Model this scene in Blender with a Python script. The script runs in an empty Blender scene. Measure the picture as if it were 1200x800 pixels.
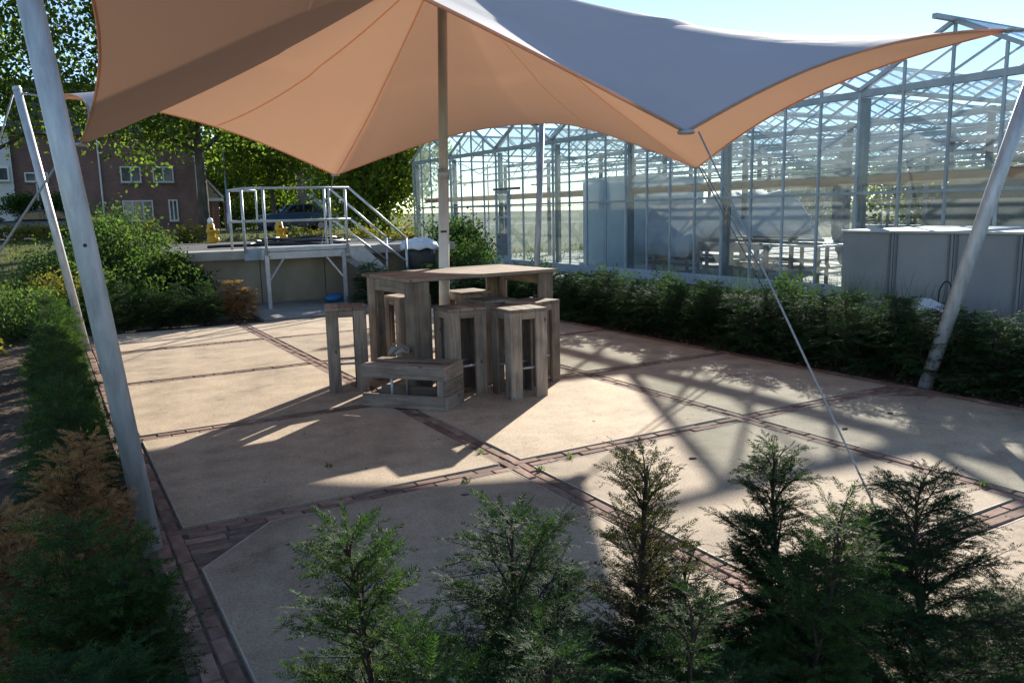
import bpy, bmesh, math, random
import numpy as np
from mathutils import Vector, Matrix
R_ = math.radians
random.seed(7)
SC = bpy.context.scene
COL = SC.collection

# ------------------------------------------------------------------ camera
H = 1.65
F_PX, PITCH, ROLL, YAW = 931.63, R_(9.3386), R_(-1.2489), R_(30.2204)
_cp, _sp, _cy, _sy, _cr, _sr = math.cos(PITCH), math.sin(PITCH), math.cos(YAW), math.sin(YAW), math.cos(ROLL), math.sin(ROLL)
FWD = Vector((_sy * _cp, _cy * _cp, -_sp))
RIGHT0 = Vector((_cy, -_sy, 0))
UP0 = RIGHT0.cross(FWD)
CR = _cr * RIGHT0 + _sr * UP0
CU = -_sr * RIGHT0 + _cr * UP0
CAMP = Vector((0, 0, H))
cd = bpy.data.cameras.new('camera')
cam = bpy.data.objects.new('camera', cd)
COL.objects.link(cam)
m3 = Matrix((CR, CU, -FWD)).transposed()
cam.matrix_world = Matrix.Translation(CAMP) @ m3.to_4x4()
cd.sensor_width = 36.0
cd.lens = 36.0 * F_PX / 1200.0
cd.clip_start = 0.05
cd.clip_end = 2000
SC.camera = cam

def ray(px, py):
    return CR * ((px - 600) / F_PX) - CU * ((py - 400) / F_PX) + FWD
def G(px, py, z=0.0):
    d = ray(px, py); return CAMP + d * ((z - H) / d.z)
def atY(px, py, Y):
    d = ray(px, py); return CAMP + d * (Y / d.y)
def atX(px, py, X):
    d = ray(px, py); return CAMP + d * (X / d.x)

# ------------------------------------------------------------------ world, sun, exposure
SUN_AZ, SUN_EL = R_(50.2), R_(20.6)          # azimuth from +Y towards +X
w = bpy.data.worlds.new('World'); SC.world = w; w.use_nodes = True
nt = w.node_tree
bg = nt.nodes['Background']
sky = nt.nodes.new('ShaderNodeTexSky'); sky.sky_type = 'NISHITA'
sky.sun_disc = False
sky.sun_elevation = SUN_EL
sky.sun_rotation = SUN_AZ
sky.air_density = 0.8; sky.dust_density = 0.0; sky.ozone_density = 1.5
nt.links.new(sky.outputs[0], bg.inputs[0])
bg.inputs[1].default_value = 0.098
sd = bpy.data.lights.new('sun', 'SUN'); sd.energy = 5.0; sd.angle = R_(0.53); sd.color = (1.0, 0.93, 0.82)
so = bpy.data.objects.new('sun', sd); COL.objects.link(so)
sdir = Vector((math.sin(SUN_AZ) * math.cos(SUN_EL), math.cos(SUN_AZ) * math.cos(SUN_EL), math.sin(SUN_EL)))
so.rotation_euler = (-sdir).to_track_quat('-Z', 'Y').to_euler()
so.location = sdir * 60
SC.view_settings.view_transform = 'Standard'
SC.view_settings.look = 'None'
SC.view_settings.exposure = 1.27
SC.view_settings.gamma = 1
SC.view_settings.use_curve_mapping = False
SC.render.engine = 'CYCLES'
cy = SC.cycles
cy.max_bounces = 10; cy.diffuse_bounces = 4; cy.glossy_bounces = 3; cy.transmission_bounces = 6
cy.transparent_max_bounces = 48
cy.use_denoising = True
try: cy.denoiser = 'OPENIMAGEDENOISE'
except Exception: pass
cy.sample_clamp_indirect = 6.0
cy.caustics_reflective = False; cy.caustics_refractive = False

# ------------------------------------------------------------------ materials
MATS = {}
def nodes_of(name):
    m = bpy.data.materials.new(name); m.use_nodes = True
    t = m.node_tree
    return m, t, t.nodes, t.links, t.nodes['Principled BSDF'], t.nodes['Material Output']
def ramp(n, stops):
    r = n.new('ShaderNodeValToRGB')
    els = r.color_ramp.elements
    els[0].position, els[0].color = stops[0][0], (*stops[0][1], 1)
    els[1].position, els[1].color = stops[-1][0], (*stops[-1][1], 1)
    for p, c in stops[1:-1]:
        e = els.new(p); e.color = (*c, 1)
    return r
def noisy(name, stops, scale=5, detail=6, rough=.8, metal=0., bump=0., bscale=None, coord='Object', stretch=(1, 1, 1), second=None, spec=.4, dist=.02, rrange=None):
    m, t, n, l, p, o = nodes_of(name)
    tc = n.new('ShaderNodeTexCoord'); mp = n.new('ShaderNodeMapping')
    mp.inputs['Scale'].default_value = stretch
    l.new(tc.outputs[coord], mp.inputs[0])
    nz = n.new('ShaderNodeTexNoise'); nz.inputs['Scale'].default_value = scale; nz.inputs['Detail'].default_value = detail
    nz.inputs['Roughness'].default_value = .62
    l.new(mp.outputs[0], nz.inputs['Vector'])
    r = ramp(n, stops); l.new(nz.outputs[0], r.inputs[0])
    colout = r.outputs[0]
    if second:                      # large blotches multiplied in: (scale, low, high)
        n2 = n.new('ShaderNodeTexNoise'); n2.inputs['Scale'].default_value = second[0]; n2.inputs['Detail'].default_value = 4
        l.new(tc.outputs[coord], n2.inputs['Vector'])
        r2 = ramp(n, [(.3, (second[1],) * 3), (.7, (second[2],) * 3)]); l.new(n2.outputs[0], r2.inputs[0])
        mx = n.new('ShaderNodeMix'); mx.data_type = 'RGBA'; mx.blend_type = 'MULTIPLY'; mx.inputs[0].default_value = 1
        l.new(colout, mx.inputs[6]); l.new(r2.outputs[0], mx.inputs[7]); colout = mx.outputs[2]
    # each object a little different
    oi = n.new('ShaderNodeObjectInfo')
    hs = n.new('ShaderNodeHueSaturation')
    mr = n.new('ShaderNodeMapRange'); mr.inputs[3].default_value = .84 if name != 'brick' else .62; mr.inputs[4].default_value = 1.12 if name != 'brick' else 1.3
    l.new(oi.outputs['Random'], mr.inputs[0]); l.new(mr.outputs[0], hs.inputs['Value']); l.new(colout, hs.inputs['Color'])
    l.new(hs.outputs[0], p.inputs['Base Color'])
    p.inputs['Roughness'].default_value = rough
    if rrange:
        m2 = n.new('ShaderNodeMapRange'); m2.inputs[3].default_value = rrange[0]; m2.inputs[4].default_value = rrange[1]
        l.new(nz.outputs[0], m2.inputs[0]); l.new(m2.outputs[0], p.inputs['Roughness'])
    p.inputs['Metallic'].default_value = metal
    p.inputs['Specular IOR Level'].default_value = spec
    if bump:
        nb = n.new('ShaderNodeTexNoise'); nb.inputs['Scale'].default_value = bscale or scale * 4; nb.inputs['Detail'].default_value = 5
        l.new(mp.outputs[0], nb.inputs['Vector'])
        b = n.new('ShaderNodeBump'); b.inputs['Strength'].default_value = bump; b.inputs['Distance'].default_value = dist
        l.new(nb.outputs[0], b.inputs['Height']); l.new(b.outputs[0], p.inputs['Normal'])
    MATS[name] = m
    return m
def leafy(name, c1, c2, c3, trans=.45, rough=.7, spec=.1):
    m, t, n, l, p, o = nodes_of(name)
    g = n.new('ShaderNodeNewGeometry')
    r = ramp(n, [(0, c1), (.55, c2), (1, c3)])
    l.new(g.outputs['Random Per Island'], r.inputs[0])
    tc = n.new('ShaderNodeTexCoord'); nz = n.new('ShaderNodeTexNoise'); nz.inputs['Scale'].default_value = 1.3; nz.inputs['Detail'].default_value = 3
    l.new(tc.outputs['Object'], nz.inputs['Vector'])
    mr = n.new('ShaderNodeMapRange'); mr.inputs[1].default_value = .3; mr.inputs[2].default_value = .7; mr.inputs[3].default_value = .75; mr.inputs[4].default_value = 1.25
    l.new(nz.outputs[0], mr.inputs[0])
    hs = n.new('ShaderNodeHueSaturation'); l.new(mr.outputs[0], hs.inputs['Value']); l.new(r.outputs[0], hs.inputs['Color'])
    l.new(hs.outputs[0], p.inputs['Base Color'])
    p.inputs['Roughness'].default_value = rough; p.inputs['Specular IOR Level'].default_value = spec
    tr = n.new('ShaderNodeBsdfTranslucent')
    br = n.new('ShaderNodeMix'); br.data_type = 'RGBA'; br.blend_type = 'MULTIPLY'; br.inputs[0].default_value = 1
    l.new(hs.outputs[0], br.inputs[6]); br.inputs[7].default_value = (1.3, 1.45, .6, 1)
    l.new(br.outputs[2], tr.inputs[0])
    mx = n.new('ShaderNodeMixShader'); mx.inputs[0].default_value = trans
    l.new(p.outputs[0], mx.inputs[1]); l.new(tr.outputs[0], mx.inputs[2]); l.new(mx.outputs[0], o.inputs[0])
    MATS[name] = m
    return m

noisy('slab', [(.25, (.37, .285, .20)), (.5, (.46, .365, .26)), (.75, (.53, .43, .315))], scale=3.2, rough=.86, bump=.35, bscale=160, second=(.9, .84, 1.05), spec=.25, dist=.004)
# exposed grit in the slab
m = MATS['slab']; t = m.node_tree; n, l = t.nodes, t.links
vor = n.new('ShaderNodeTexNoise'); vor.inputs['Scale'].default_value = 95; vor.inputs['Detail'].default_value = 3
tc = [x for x in n if x.type == 'TEX_COORD'][0]; l.new(tc.outputs['Object'], vor.inputs['Vector'])
hs = [x for x in n if x.type == 'HUE_SAT'][0]; p = n['Principled BSDF']
rr = ramp(n, [(.33, (.72, .72, .72)), (.5, (1, 1, 1)), (.68, (1.18, 1.16, 1.12))]); l.new(vor.outputs[0], rr.inputs[0])
mx = n.new('ShaderNodeMix'); mx.data_type = 'RGBA'; mx.blend_type = 'MULTIPLY'; mx.inputs[0].default_value = 1
l.new(hs.outputs[0], mx.inputs[6]); l.new(rr.outputs[0], mx.inputs[7])
st = n.new('ShaderNodeTexNoise'); st.inputs['Scale'].default_value = 1.7; st.inputs['Detail'].default_value = 8; st.inputs['Roughness'].default_value = .7
l.new(tc.outputs['Object'], st.inputs['Vector'])
sr = ramp(n, [(.30, (.52, .51, .51)), (.42, (.84, .84, .84)), (.5, (.97, .97, .97)), (.7, (1.1, 1.08, 1.05))]); l.new(st.outputs[0], sr.inputs[0])
mx2 = n.new('ShaderNodeMix'); mx2.data_type = 'RGBA'; mx2.blend_type = 'MULTIPLY'; mx2.inputs[0].default_value = 1
l.new(mx.outputs[2], mx2.inputs[6]); l.new(sr.outputs[0], mx2.inputs[7]); l.new(mx2.outputs[2], p.inputs['Base Color'])

noisy('slab_edge_glint', [(.3, (.36, .31, .25)), (.7, (.56, .5, .42))], scale=9, rough=.75, bump=.2, spec=.2)  # pale steel rim; the glint of sun on it is put into the colour
noisy('brick', [(.25, (.165, .10, .075)), (.5, (.26, .165, .125)), (.75, (.36, .255, .2))], scale=11, rough=.9, bump=.5, bscale=70, spec=.2, dist=.006)
noisy('joint', [(.3, (.085, .07, .055)), (.55, (.16, .135, .105)), (.75, (.24, .20, .155))], scale=9, rough=.95, bump=.5, spec=.1)
noisy('dirt', [(.25, (.055, .042, .032)), (.5, (.10, .08, .06)), (.75, (.16, .13, .10))], scale=3.5, detail=9, rough=.95, bump=1.0, bscale=26, spec=.1, dist=.06)
noisy('asphalt', [(.3, (.045, .045, .048)), (.7, (.075, .074, .074))], scale=40, rough=.9, bump=.3)
noisy('concrete', [(.25, (.24, .225, .19)), (.5, (.33, .31, .27)), (.75, (.40, .38, .335))], scale=2.2, rough=.85, bump=.3, bscale=60, second=(.6, .7, 1.05), dist=.01)
noisy('tank_concrete', [(.25, (.24, .20, .15)), (.5, (.34, .30, .23)), (.78, (.42, .38, .31))], scale=1.6, rough=.85, bump=.3, bscale=40, second=(.8, .72, 1.05), dist=.01, stretch=(1, 1, .5))
noisy('galv', [(.3, (.34, .36, .38)), (.5, (.48, .50, .52)), (.7, (.6, .61, .62))], scale=22, detail=8, rough=.5, metal=.25, bump=.12, bscale=30, dist=.004, stretch=(1, 1, .22), rrange=(.3, .6), second=(4.0, .86, 1.05))
noisy('galv_glare_lift', [(.3, (.55, .55, .54)), (.7, (.72, .72, .70))], scale=14, rough=.5, metal=.08, stretch=(1, 1, .25), second=(4, .86, 1.03))  # paler copy of galv: glare on the shaded centre pole painted into its colour
noisy('galv_plate', [(.3, (.36, .38, .41)), (.7, (.5, .52, .54))], scale=9, rough=.5, metal=.6, bump=.1, dist=.003)
noisy('rust_spot', [(.3, (.10, .06, .04)), (.7, (.2, .13, .09))], scale=30, rough=.8)
noisy('cable', [(.3, (.22, .23, .25)), (.7, (.38, .38, .39))], scale=60, rough=.6, metal=.3)
noisy('webbing', [(.3, (.03, .03, .035)), (.7, (.06, .06, .065))], scale=40, rough=.85)
noisy('gh_frame', [(.3, (.30, .34, .37)), (.7, (.44, .48, .50))], scale=4, rough=.5, metal=.35)
noisy('gh_post', [(.3, (.10, .12, .13)), (.7, (.17, .19, .20))], scale=4, rough=.6, metal=.3)
noisy('gh_base', [(.3, (.42, .46, .50)), (.7, (.55, .58, .60))], scale=2.5, rough=.7, second=(.8, .8, 1.05))
noisy('rust_pipe', [(.3, (.42, .18, .06)), (.55, (.56, .27, .10)), (.8, (.62, .36, .18))], scale=3, rough=.75, stretch=(1, .4, 1))
noisy('grey_panel', [(.3, (.25, .265, .28)), (.7, (.32, .335, .35))], scale=1.4, rough=.6, bump=.05, second=(.5, .88, 1.04))
noisy('panel_rib', [(.3, (.13, .14, .155)), (.7, (.18, .19, .2))], scale=5, rough=.6)
noisy('white_trim', [(.3, (.5, .5, .49)), (.7, (.66, .66, .64))], scale=4, rough=.6)
noisy('room_panel', [(.3, (.48, .55, .60)), (.7, (.58, .65, .69))], scale=1.5, rough=.6)
noisy('yellow_paint', [(.3, (.58, .28, .008)), (.7, (.74, .38, .015))], scale=8, rough=.45)
noisy('white_paint', [(.3, (.68, .68, .67)), (.7, (.8, .8, .79))], scale=5, rough=.5)
noisy('black_rubber', [(.3, (.012, .012, .014)), (.7, (.03, .03, .033))], scale=12, rough=.45)
noisy('blue_plastic', [(.3, (.02, .13, .32)), (.7, (.04, .2, .42))], scale=8, rough=.4)
noisy('white_bag', [(.3, (.55, .56, .58)), (.7, (.72, .73, .74))], scale=6, rough=.5, bump=.5, bscale=9, dist=.05)
noisy('dark_tarp', [(.3, (.02, .028, .024)), (.7, (.05, .058, .05))], scale=3, rough=.6, bump=.5, bscale=6, dist=.06)
noisy('bark', [(.3, (.05, .04, .032)), (.5, (.09, .075, .06)), (.75, (.16, .14, .12))], scale=5, rough=.95, bump=.9, bscale=14, dist=.05, stretch=(1, 1, .3))
noisy('yew_bark', [(.3, (.035, .022, .018)), (.7, (.085, .055, .042))], scale=30, rough=.95, bump=.5)
noisy('roof_tile', [(.3, (.06, .045, .042)), (.7, (.11, .08, .07))], scale=6, rough=.8, bump=.6, bscale=20)
noisy('render_white', [(.3, (.58, .57, .54)), (.7, (.7, .69, .66))], scale=2, rough=.8)
noisy('beige_board', [(.3, (.36, .29, .21)), (.7, (.45, .37, .28))], scale=3, rough=.8)
noisy('pvc', [(.3, (.62, .62, .6)), (.7, (.74, .74, .72))], scale=3, rough=.45)
noisy('curtain', [(.3, (.5, .44, .34)), (.7, (.62, .56, .46))], scale=6, rough=.9, stretch=(6, 1, .3))
noisy('shed_blue', [(.3, (.25, .32, .4)), (.7, (.38, .45, .52))], scale=3, rough=.6)
noisy('car_dark', [(.3, (.012, .014, .018)), (.7, (.02, .022, .028))], scale=2, rough=.22, spec=.6)
noisy('car_blue', [(.3, (.03, .06, .12)), (.7, (.045, .08, .15))], scale=2, rough=.2, spec=.6)
noisy('car_silver', [(.3, (.30, .32, .34)), (.7, (.36, .38, .4))], scale=2, rough=.25, spec=.6, metal=.4)
noisy('tyre', [(.3, (.015, .015, .015)), (.7, (.03, .03, .03))], scale=20, rough=.9)
noisy('rim', [(.3, (.3, .3, .31)), (.7, (.42, .42, .43))], scale=20, rough=.35, metal=.7)
noisy('hedge_flower', [(.3, (.6, .58, .5)), (.7, (.75, .73, .68))], scale=20, rough=.8)
noisy('pebble', [(.3, (.05, .05, .05)), (.7, (.14, .13, .12))], scale=40, rough=.9)
noisy('litter', [(.3, (.07, .045, .025)), (.7, (.2, .13, .06))], scale=20, rough=.9)
noisy('lens', [(.3, (.5, .5, .48)), (.7, (.6, .6, .58))], scale=5, rough=.2)

# brick wall of the houses
def wall_brick(name, c1, c2, mortar):
    m, t, n, l, p, o = nodes_of(name)
    tc = n.new('ShaderNodeTexCoord'); mp = n.new('ShaderNodeMapping'); mp.inputs['Rotation'].default_value = (R_(90), 0, 0)
    l.new(tc.outputs['Object'], mp.inputs[0])
    b = n.new('ShaderNodeTexBrick'); b.inputs['Scale'].default_value = 1.0
    b.inputs['Color1'].default_value = (*c1, 1); b.inputs['Color2'].default_value = (*c2, 1); b.inputs['Mortar'].default_value = (*mortar, 1)
    b.inputs['Brick Width'].default_value = .22; b.inputs['Row Height'].default_value = .065; b.inputs['Mortar Size'].default_value = .008
    l.new(mp.outputs[0], b.inputs['Vector'])
    nz = n.new('ShaderNodeTexNoise'); nz.inputs['Scale'].default_value = .8; l.new(tc.outputs['Object'], nz.inputs['Vector'])
    r = ramp(n, [(.3, (.8, .8, .8)), (.7, (1.12, 1.1, 1.1))]); l.new(nz.outputs[0], r.inputs[0])
    mx = n.new('ShaderNodeMix'); mx.data_type = 'RGBA'; mx.blend_type = 'MULTIPLY'; mx.inputs[0].default_value = 1
    l.new(b.outputs[0], mx.inputs[6]); l.new(r.outputs[0], mx.inputs[7]); l.new(mx.outputs[2], p.inputs['Base Color'])
    p.inputs['Roughness'].default_value = .9
    MATS[name] = m
wall_brick('house_brick', (.19, .085, .068), (.25, .125, .10), (.22, .18, .16))

# weathered scaffold wood: grain along a chosen local axis
def wood(name, axis, a, b, c):
    m, t, n, l, p, o = nodes_of(name)
    tc = n.new('ShaderNodeTexCoord'); oi = n.new('ShaderNodeObjectInfo')
    ad = n.new('ShaderNodeVectorMath'); ad.operation = 'ADD'
    sc_ = n.new('ShaderNodeVectorMath'); sc_.operation = 'SCALE'; sc_.inputs['Scale'].default_value = 37
    cb = n.new('ShaderNodeCombineXYZ')
    for k in range(3): l.new(oi.outputs['Random'], cb.inputs[k])
    l.new(cb.outputs[0], sc_.inputs[0]); l.new(tc.outputs['Object'], ad.inputs[0]); l.new(sc_.outputs[0], ad.inputs[1])
    mp = n.new('ShaderNodeMapping'); s = [26, 26, 26]; s[axis] = 1.6; mp.inputs['Scale'].default_value = s
    l.new(ad.outputs[0], mp.inputs[0])
    nz = n.new('ShaderNodeTexNoise'); nz.inputs['Scale'].default_value = 1.6; nz.inputs['Detail'].default_value = 8; nz.inputs['Roughness'].default_value = .66; nz.inputs['Distortion'].default_value = .6
    l.new(mp.outputs[0], nz.inputs['Vector'])
    r = ramp(n, [(.25, a), (.5, b), (.75, c)]); l.new(nz.outputs[0], r.inputs[0])
    n2 = n.new('ShaderNodeTexNoise'); n2.inputs['Scale'].default_value = 5; n2.inputs['Detail'].default_value = 4; l.new(ad.outputs[0], n2.inputs['Vector'])
    r2 = ramp(n, [(.3, (.68, .66, .66)), (.65, (1.12, 1.08, 1.02))]); l.new(n2.outputs[0], r2.inputs[0])
    mx = n.new('ShaderNodeMix'); mx.data_type = 'RGBA'; mx.blend_type = 'MULTIPLY'; mx.inputs[0].default_value = 1
    l.new(r.outputs[0], mx.inputs[6]); l.new(r2.outputs[0], mx.inputs[7])
    hs = n.new('ShaderNodeHueSaturation'); mr = n.new('ShaderNodeMapRange'); mr.inputs[3].default_value = .62; mr.inputs[4].default_value = 1.28
    l.new(oi.outputs['Random'], mr.inputs[0]); l.new(mr.outputs[0], hs.inputs['Value']); l.new(mx.outputs[2], hs.inputs['Color'])
    # dark knots
    vo = n.new('ShaderNodeTexVoronoi'); vo.inputs['Scale'].default_value = 5.5; mp2 = n.new('ShaderNodeMapping'); s2 = [1.5, 1.5, 1.5]; s2[axis] = .8; mp2.inputs['Scale'].default_value = s2
    l.new(ad.outputs[0], mp2.inputs[0]); l.new(mp2.outputs[0], vo.inputs['Vector'])
    kr = ramp(n, [(.05, (.35, .3, .28)), (.12, (1, 1, 1))]); l.new(vo.outputs['Distance'], kr.inputs[0])
    mx3 = n.new('ShaderNodeMix'); mx3.data_type = 'RGBA'; mx3.blend_type = 'MULTIPLY'; mx3.inputs[0].default_value = 1
    l.new(hs.outputs[0], mx3.inputs[6]); l.new(kr.outputs[0], mx3.inputs[7])
    l.new(mx3.outputs[2], p.inputs['Base Color'])
    p.inputs['Roughness'].default_value = .82; p.inputs['Specular IOR Level'].default_value = .25
    bp = n.new('ShaderNodeBump'); bp.inputs['Strength'].default_value = .5; bp.inputs['Distance'].default_value = .004
    l.new(nz.outputs[0], bp.inputs['Height']); l.new(bp.outputs[0], p.inputs['Normal'])
    MATS[name] = m
WC = ((.13, .105, .085), (.26, .21, .168), (.38, .32, .26))
for k, ax in enumerate('xyz'): wood('wood_' + ax, k, *WC)

leafy('yew_green', (.020, .042, .018), (.032, .066, .026), (.055, .10, .035), trans=.3)
leafy('yew_fresh', (.026, .055, .018), (.045, .09, .026), (.08, .135, .035), trans=.32)
leafy('yew_bronze', (.03, .032, .016), (.045, .05, .02), (.075, .065, .03), trans=.3)
leafy('yew_dead', (.23, .12, .055), (.36, .2, .1), (.46, .3, .16), trans=.35)
leafy('leaf_tree', (.05, .085, .022), (.09, .135, .034), (.16, .2, .045), trans=.6)
leafy('leaf_bright', (.06, .10, .018), (.12, .165, .026), (.22, .23, .035), trans=.55)
leafy('leaf_dark', (.03, .055, .02), (.05, .085, .026), (.09, .13, .035), trans=.5)
leafy('leaf_shrub', (.045, .08, .03), (.07, .12, .04), (.12, .165, .06), trans=.45)
leafy('leaf_yellow', (.09, .09, .02), (.16, .14, .03), (.25, .2, .06), trans=.45)
leafy('grass', (.045, .075, .018), (.085, .115, .028), (.18, .17, .06), trans=.45)
leafy('weed', (.06, .11, .02), (.1, .17, .03), (.15, .22, .05), trans=.4)
leafy('straw', (.16, .12, .065), (.24, .19, .11), (.3, .25, .15), trans=.4)

# tent cloth: white outer skin, sand-coloured lining
def cloth(name, col, trans, colt=None):
    m, t, n, l, p, o = nodes_of(name)
    tc = n.new('ShaderNodeTexCoord')
    nz = n.new('ShaderNodeTexNoise'); nz.inputs['Scale'].default_value = 1.2; nz.inputs['Detail'].default_value = 5; l.new(tc.outputs['Object'], nz.inputs['Vector'])
    r = ramp(n, [(.3, tuple(.92 * c for c in col)), (.7, col)]); l.new(nz.outputs[0], r.inputs[0])
    l.new(r.outputs[0], p.inputs['Base Color']); p.inputs['Roughness'].default_value = .75; p.inputs['Specular IOR Level'].default_value = .2
    wv = n.new('ShaderNodeTexNoise'); wv.inputs['Scale'].default_value = 260; l.new(tc.outputs['Object'], wv.inputs['Vector'])
    b = n.new('ShaderNodeBump'); b.inputs['Strength'].default_value = .12; b.inputs['Distance'].default_value = .002
    l.new(wv.outputs[0], b.inputs['Height'])
    wr = n.new('ShaderNodeTexNoise'); wr.inputs['Scale'].default_value = 2.4; wr.inputs['Detail'].default_value = 3; wr.inputs['Distortion'].default_value = 1.2; l.new(tc.outputs['Object'], wr.inputs['Vector'])
    b2 = n.new('ShaderNodeBump'); b2.inputs['Strength'].default_value = .3; b2.inputs['Distance'].default_value = .012
    l.new(wr.outputs[0], b2.inputs['Height']); l.new(b.outputs[0], b2.inputs['Normal']); l.new(b2.outputs[0], p.inputs['Normal'])
    tr = n.new('ShaderNodeBsdfTranslucent'); tr.inputs[0].default_value = (*(colt or col), 1)
    mx = n.new('ShaderNodeMixShader'); mx.inputs[0].default_value = trans
    l.new(p.outputs[0], mx.inputs[1]); l.new(tr.outputs[0], mx.inputs[2]); l.new(mx.outputs[0], o.inputs[0])
    MATS[name] = m
cloth('tent_white', (.54, .555, .58), .25, (.88, .82, .75))
cloth('tent_sand', (.56, .41, .31), .52, (.95, .60, .42))
cloth('tent_hem', (.52, .38, .29), .45, (.9, .56, .4))
cloth('tent_seam', (.54, .39, .29), .8, (1, .68, .5))
cloth('plastic_sheet', (.62, .68, .74), .45)

# greenhouse glass: clear with a film of dust
def glass(name, dirt, tint):
    m, t, n, l, p, o = nodes_of(name)
    n.remove(p)
    tr = n.new('ShaderNodeBsdfTransparent'); tr.inputs[0].default_value = (*tint, 1)
    gl = n.new('ShaderNodeBsdfGlossy'); gl.inputs['Roughness'].default_value = .03; gl.inputs['Color'].default_value = (.9, .95, 1, 1)
    df = n.new('ShaderNodeBsdfDiffuse'); df.inputs[0].default_value = (.55, .60, .62, 1)
    tl = n.new('ShaderNodeBsdfTranslucent'); tl.inputs[0].default_value = (.6, .64, .64, 1)
    a = n.new('ShaderNodeMixShader'); a.inputs[0].default_value = .5; l.new(df.outputs[0], a.inputs[1]); l.new(tl.outputs[0], a.inputs[2])
    tc = n.new('ShaderNodeTexCoord'); nz = n.new('ShaderNodeTexNoise'); nz.inputs['Scale'].default_value = 1.6; nz.inputs['Detail'].default_value = 6
    l.new(tc.outputs['Object'], nz.inputs['Vector'])
    mr = n.new('ShaderNodeMapRange'); mr.inputs[1].default_value = .3; mr.inputs[2].default_value = .7; mr.inputs[3].default_value = dirt * .5; mr.inputs[4].default_value = dirt * 1.5
    l.new(nz.outputs[0], mr.inputs[0])
    b = n.new('ShaderNodeMixShader'); l.new(mr.outputs[0], b.inputs[0]); l.new(tr.outputs[0], b.inputs[1]); l.new(a.outputs[0], b.inputs[2])
    lw = n.new('ShaderNodeLayerWeight'); lw.inputs[0].default_value = .5
    pw = n.new('ShaderNodeMath'); pw.operation = 'POWER'; pw.inputs[1].default_value = 5; l.new(lw.outputs['Facing'], pw.inputs[0])
    fr = n.new('ShaderNodeMath'); fr.operation = 'MULTIPLY_ADD'; fr.inputs[1].default_value = .5; fr.inputs[2].default_value = .03; l.new(pw.outputs[0], fr.inputs[0])
    c = n.new('ShaderNodeMixShader'); l.new(fr.outputs[0], c.inputs[0]); l.new(b.outputs[0], c.inputs[1]); l.new(gl.outputs[0], c.inputs[2])
    l.new(c.outputs[0], o.inputs[0])
    MATS[name] = m
glass('gh_glass', .085, (.93, .96, .96))
glass('car_glass', .04, (.12, .14, .15))
m, t, n, l, p, o = nodes_of('house_glass'); p.inputs['Base Color'].default_value = (.05, .065, .075, 1); p.inputs['Roughness'].default_value = .08; p.inputs['Specular IOR Level'].default_value = .6; MATS['house_glass'] = m

# ground: soil by the paving, meadow beyond
m, t, n, l, p, o = nodes_of('ground')
tc = n.new('ShaderNodeTexCoord')
n1 = n.new('ShaderNodeTexNoise'); n1.inputs['Scale'].default_value = 2.6; n1.inputs['Detail'].default_value = 9; l.new(tc.outputs['Object'], n1.inputs['Vector'])
soil = ramp(n, [(.28, (.05, .038, .03)), (.5, (.095, .074, .056)), (.75, (.16, .13, .10))]); l.new(n1.outputs[0], soil.inputs[0])
mead = ramp(n, [(.28, (.05, .06, .02)), (.5, (.085, .095, .032)), (.75, (.15, .14, .06))]); l.new(n1.outputs[0], mead.inputs[0])
sx = n.new('ShaderNodeSeparateXYZ'); l.new(tc.outputs['Object'], sx.inputs[0])
mrx = n.new('ShaderNodeMapRange'); mrx.inputs[1].default_value = -.9; mrx.inputs[2].default_value = -1.7; l.new(sx.outputs[0], mrx.inputs[0])
mry = n.new('ShaderNodeMapRange'); mry.inputs[1].default_value = 13.5; mry.inputs[2].default_value = 15; l.new(sx.outputs[1], mry.inputs[0])
mxm = n.new('ShaderNodeMath'); mxm.operation = 'MAXIMUM'; l.new(mrx.outputs[0], mxm.inputs[0]); l.new(mry.outputs[0], mxm.inputs[1])
mx = n.new('ShaderNodeMix'); mx.data_type = 'RGBA'; l.new(mxm.outputs[0], mx.inputs[0]); l.new(soil.outputs[0], mx.inputs[6]); l.new(mead.outputs[0], mx.inputs[7])
l.new(mx.outputs[2], p.inputs['Base Color']); p.inputs['Roughness'].default_value = .95; p.inputs['Specular IOR Level'].default_value = .1
bn = n.new('ShaderNodeTexNoise'); bn.inputs['Scale'].default_value = 14; bn.inputs['Detail'].default_value = 8; l.new(tc.outputs['Object'], bn.inputs['Vector'])
bp = n.new('ShaderNodeBump'); bp.inputs['Strength'].default_value = 1; bp.inputs['Distance'].default_value = .07; l.new(bn.outputs[0], bp.inputs['Height']); l.new(bp.outputs[0], p.inputs['Normal'])
MATS['ground'] = m

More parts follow.
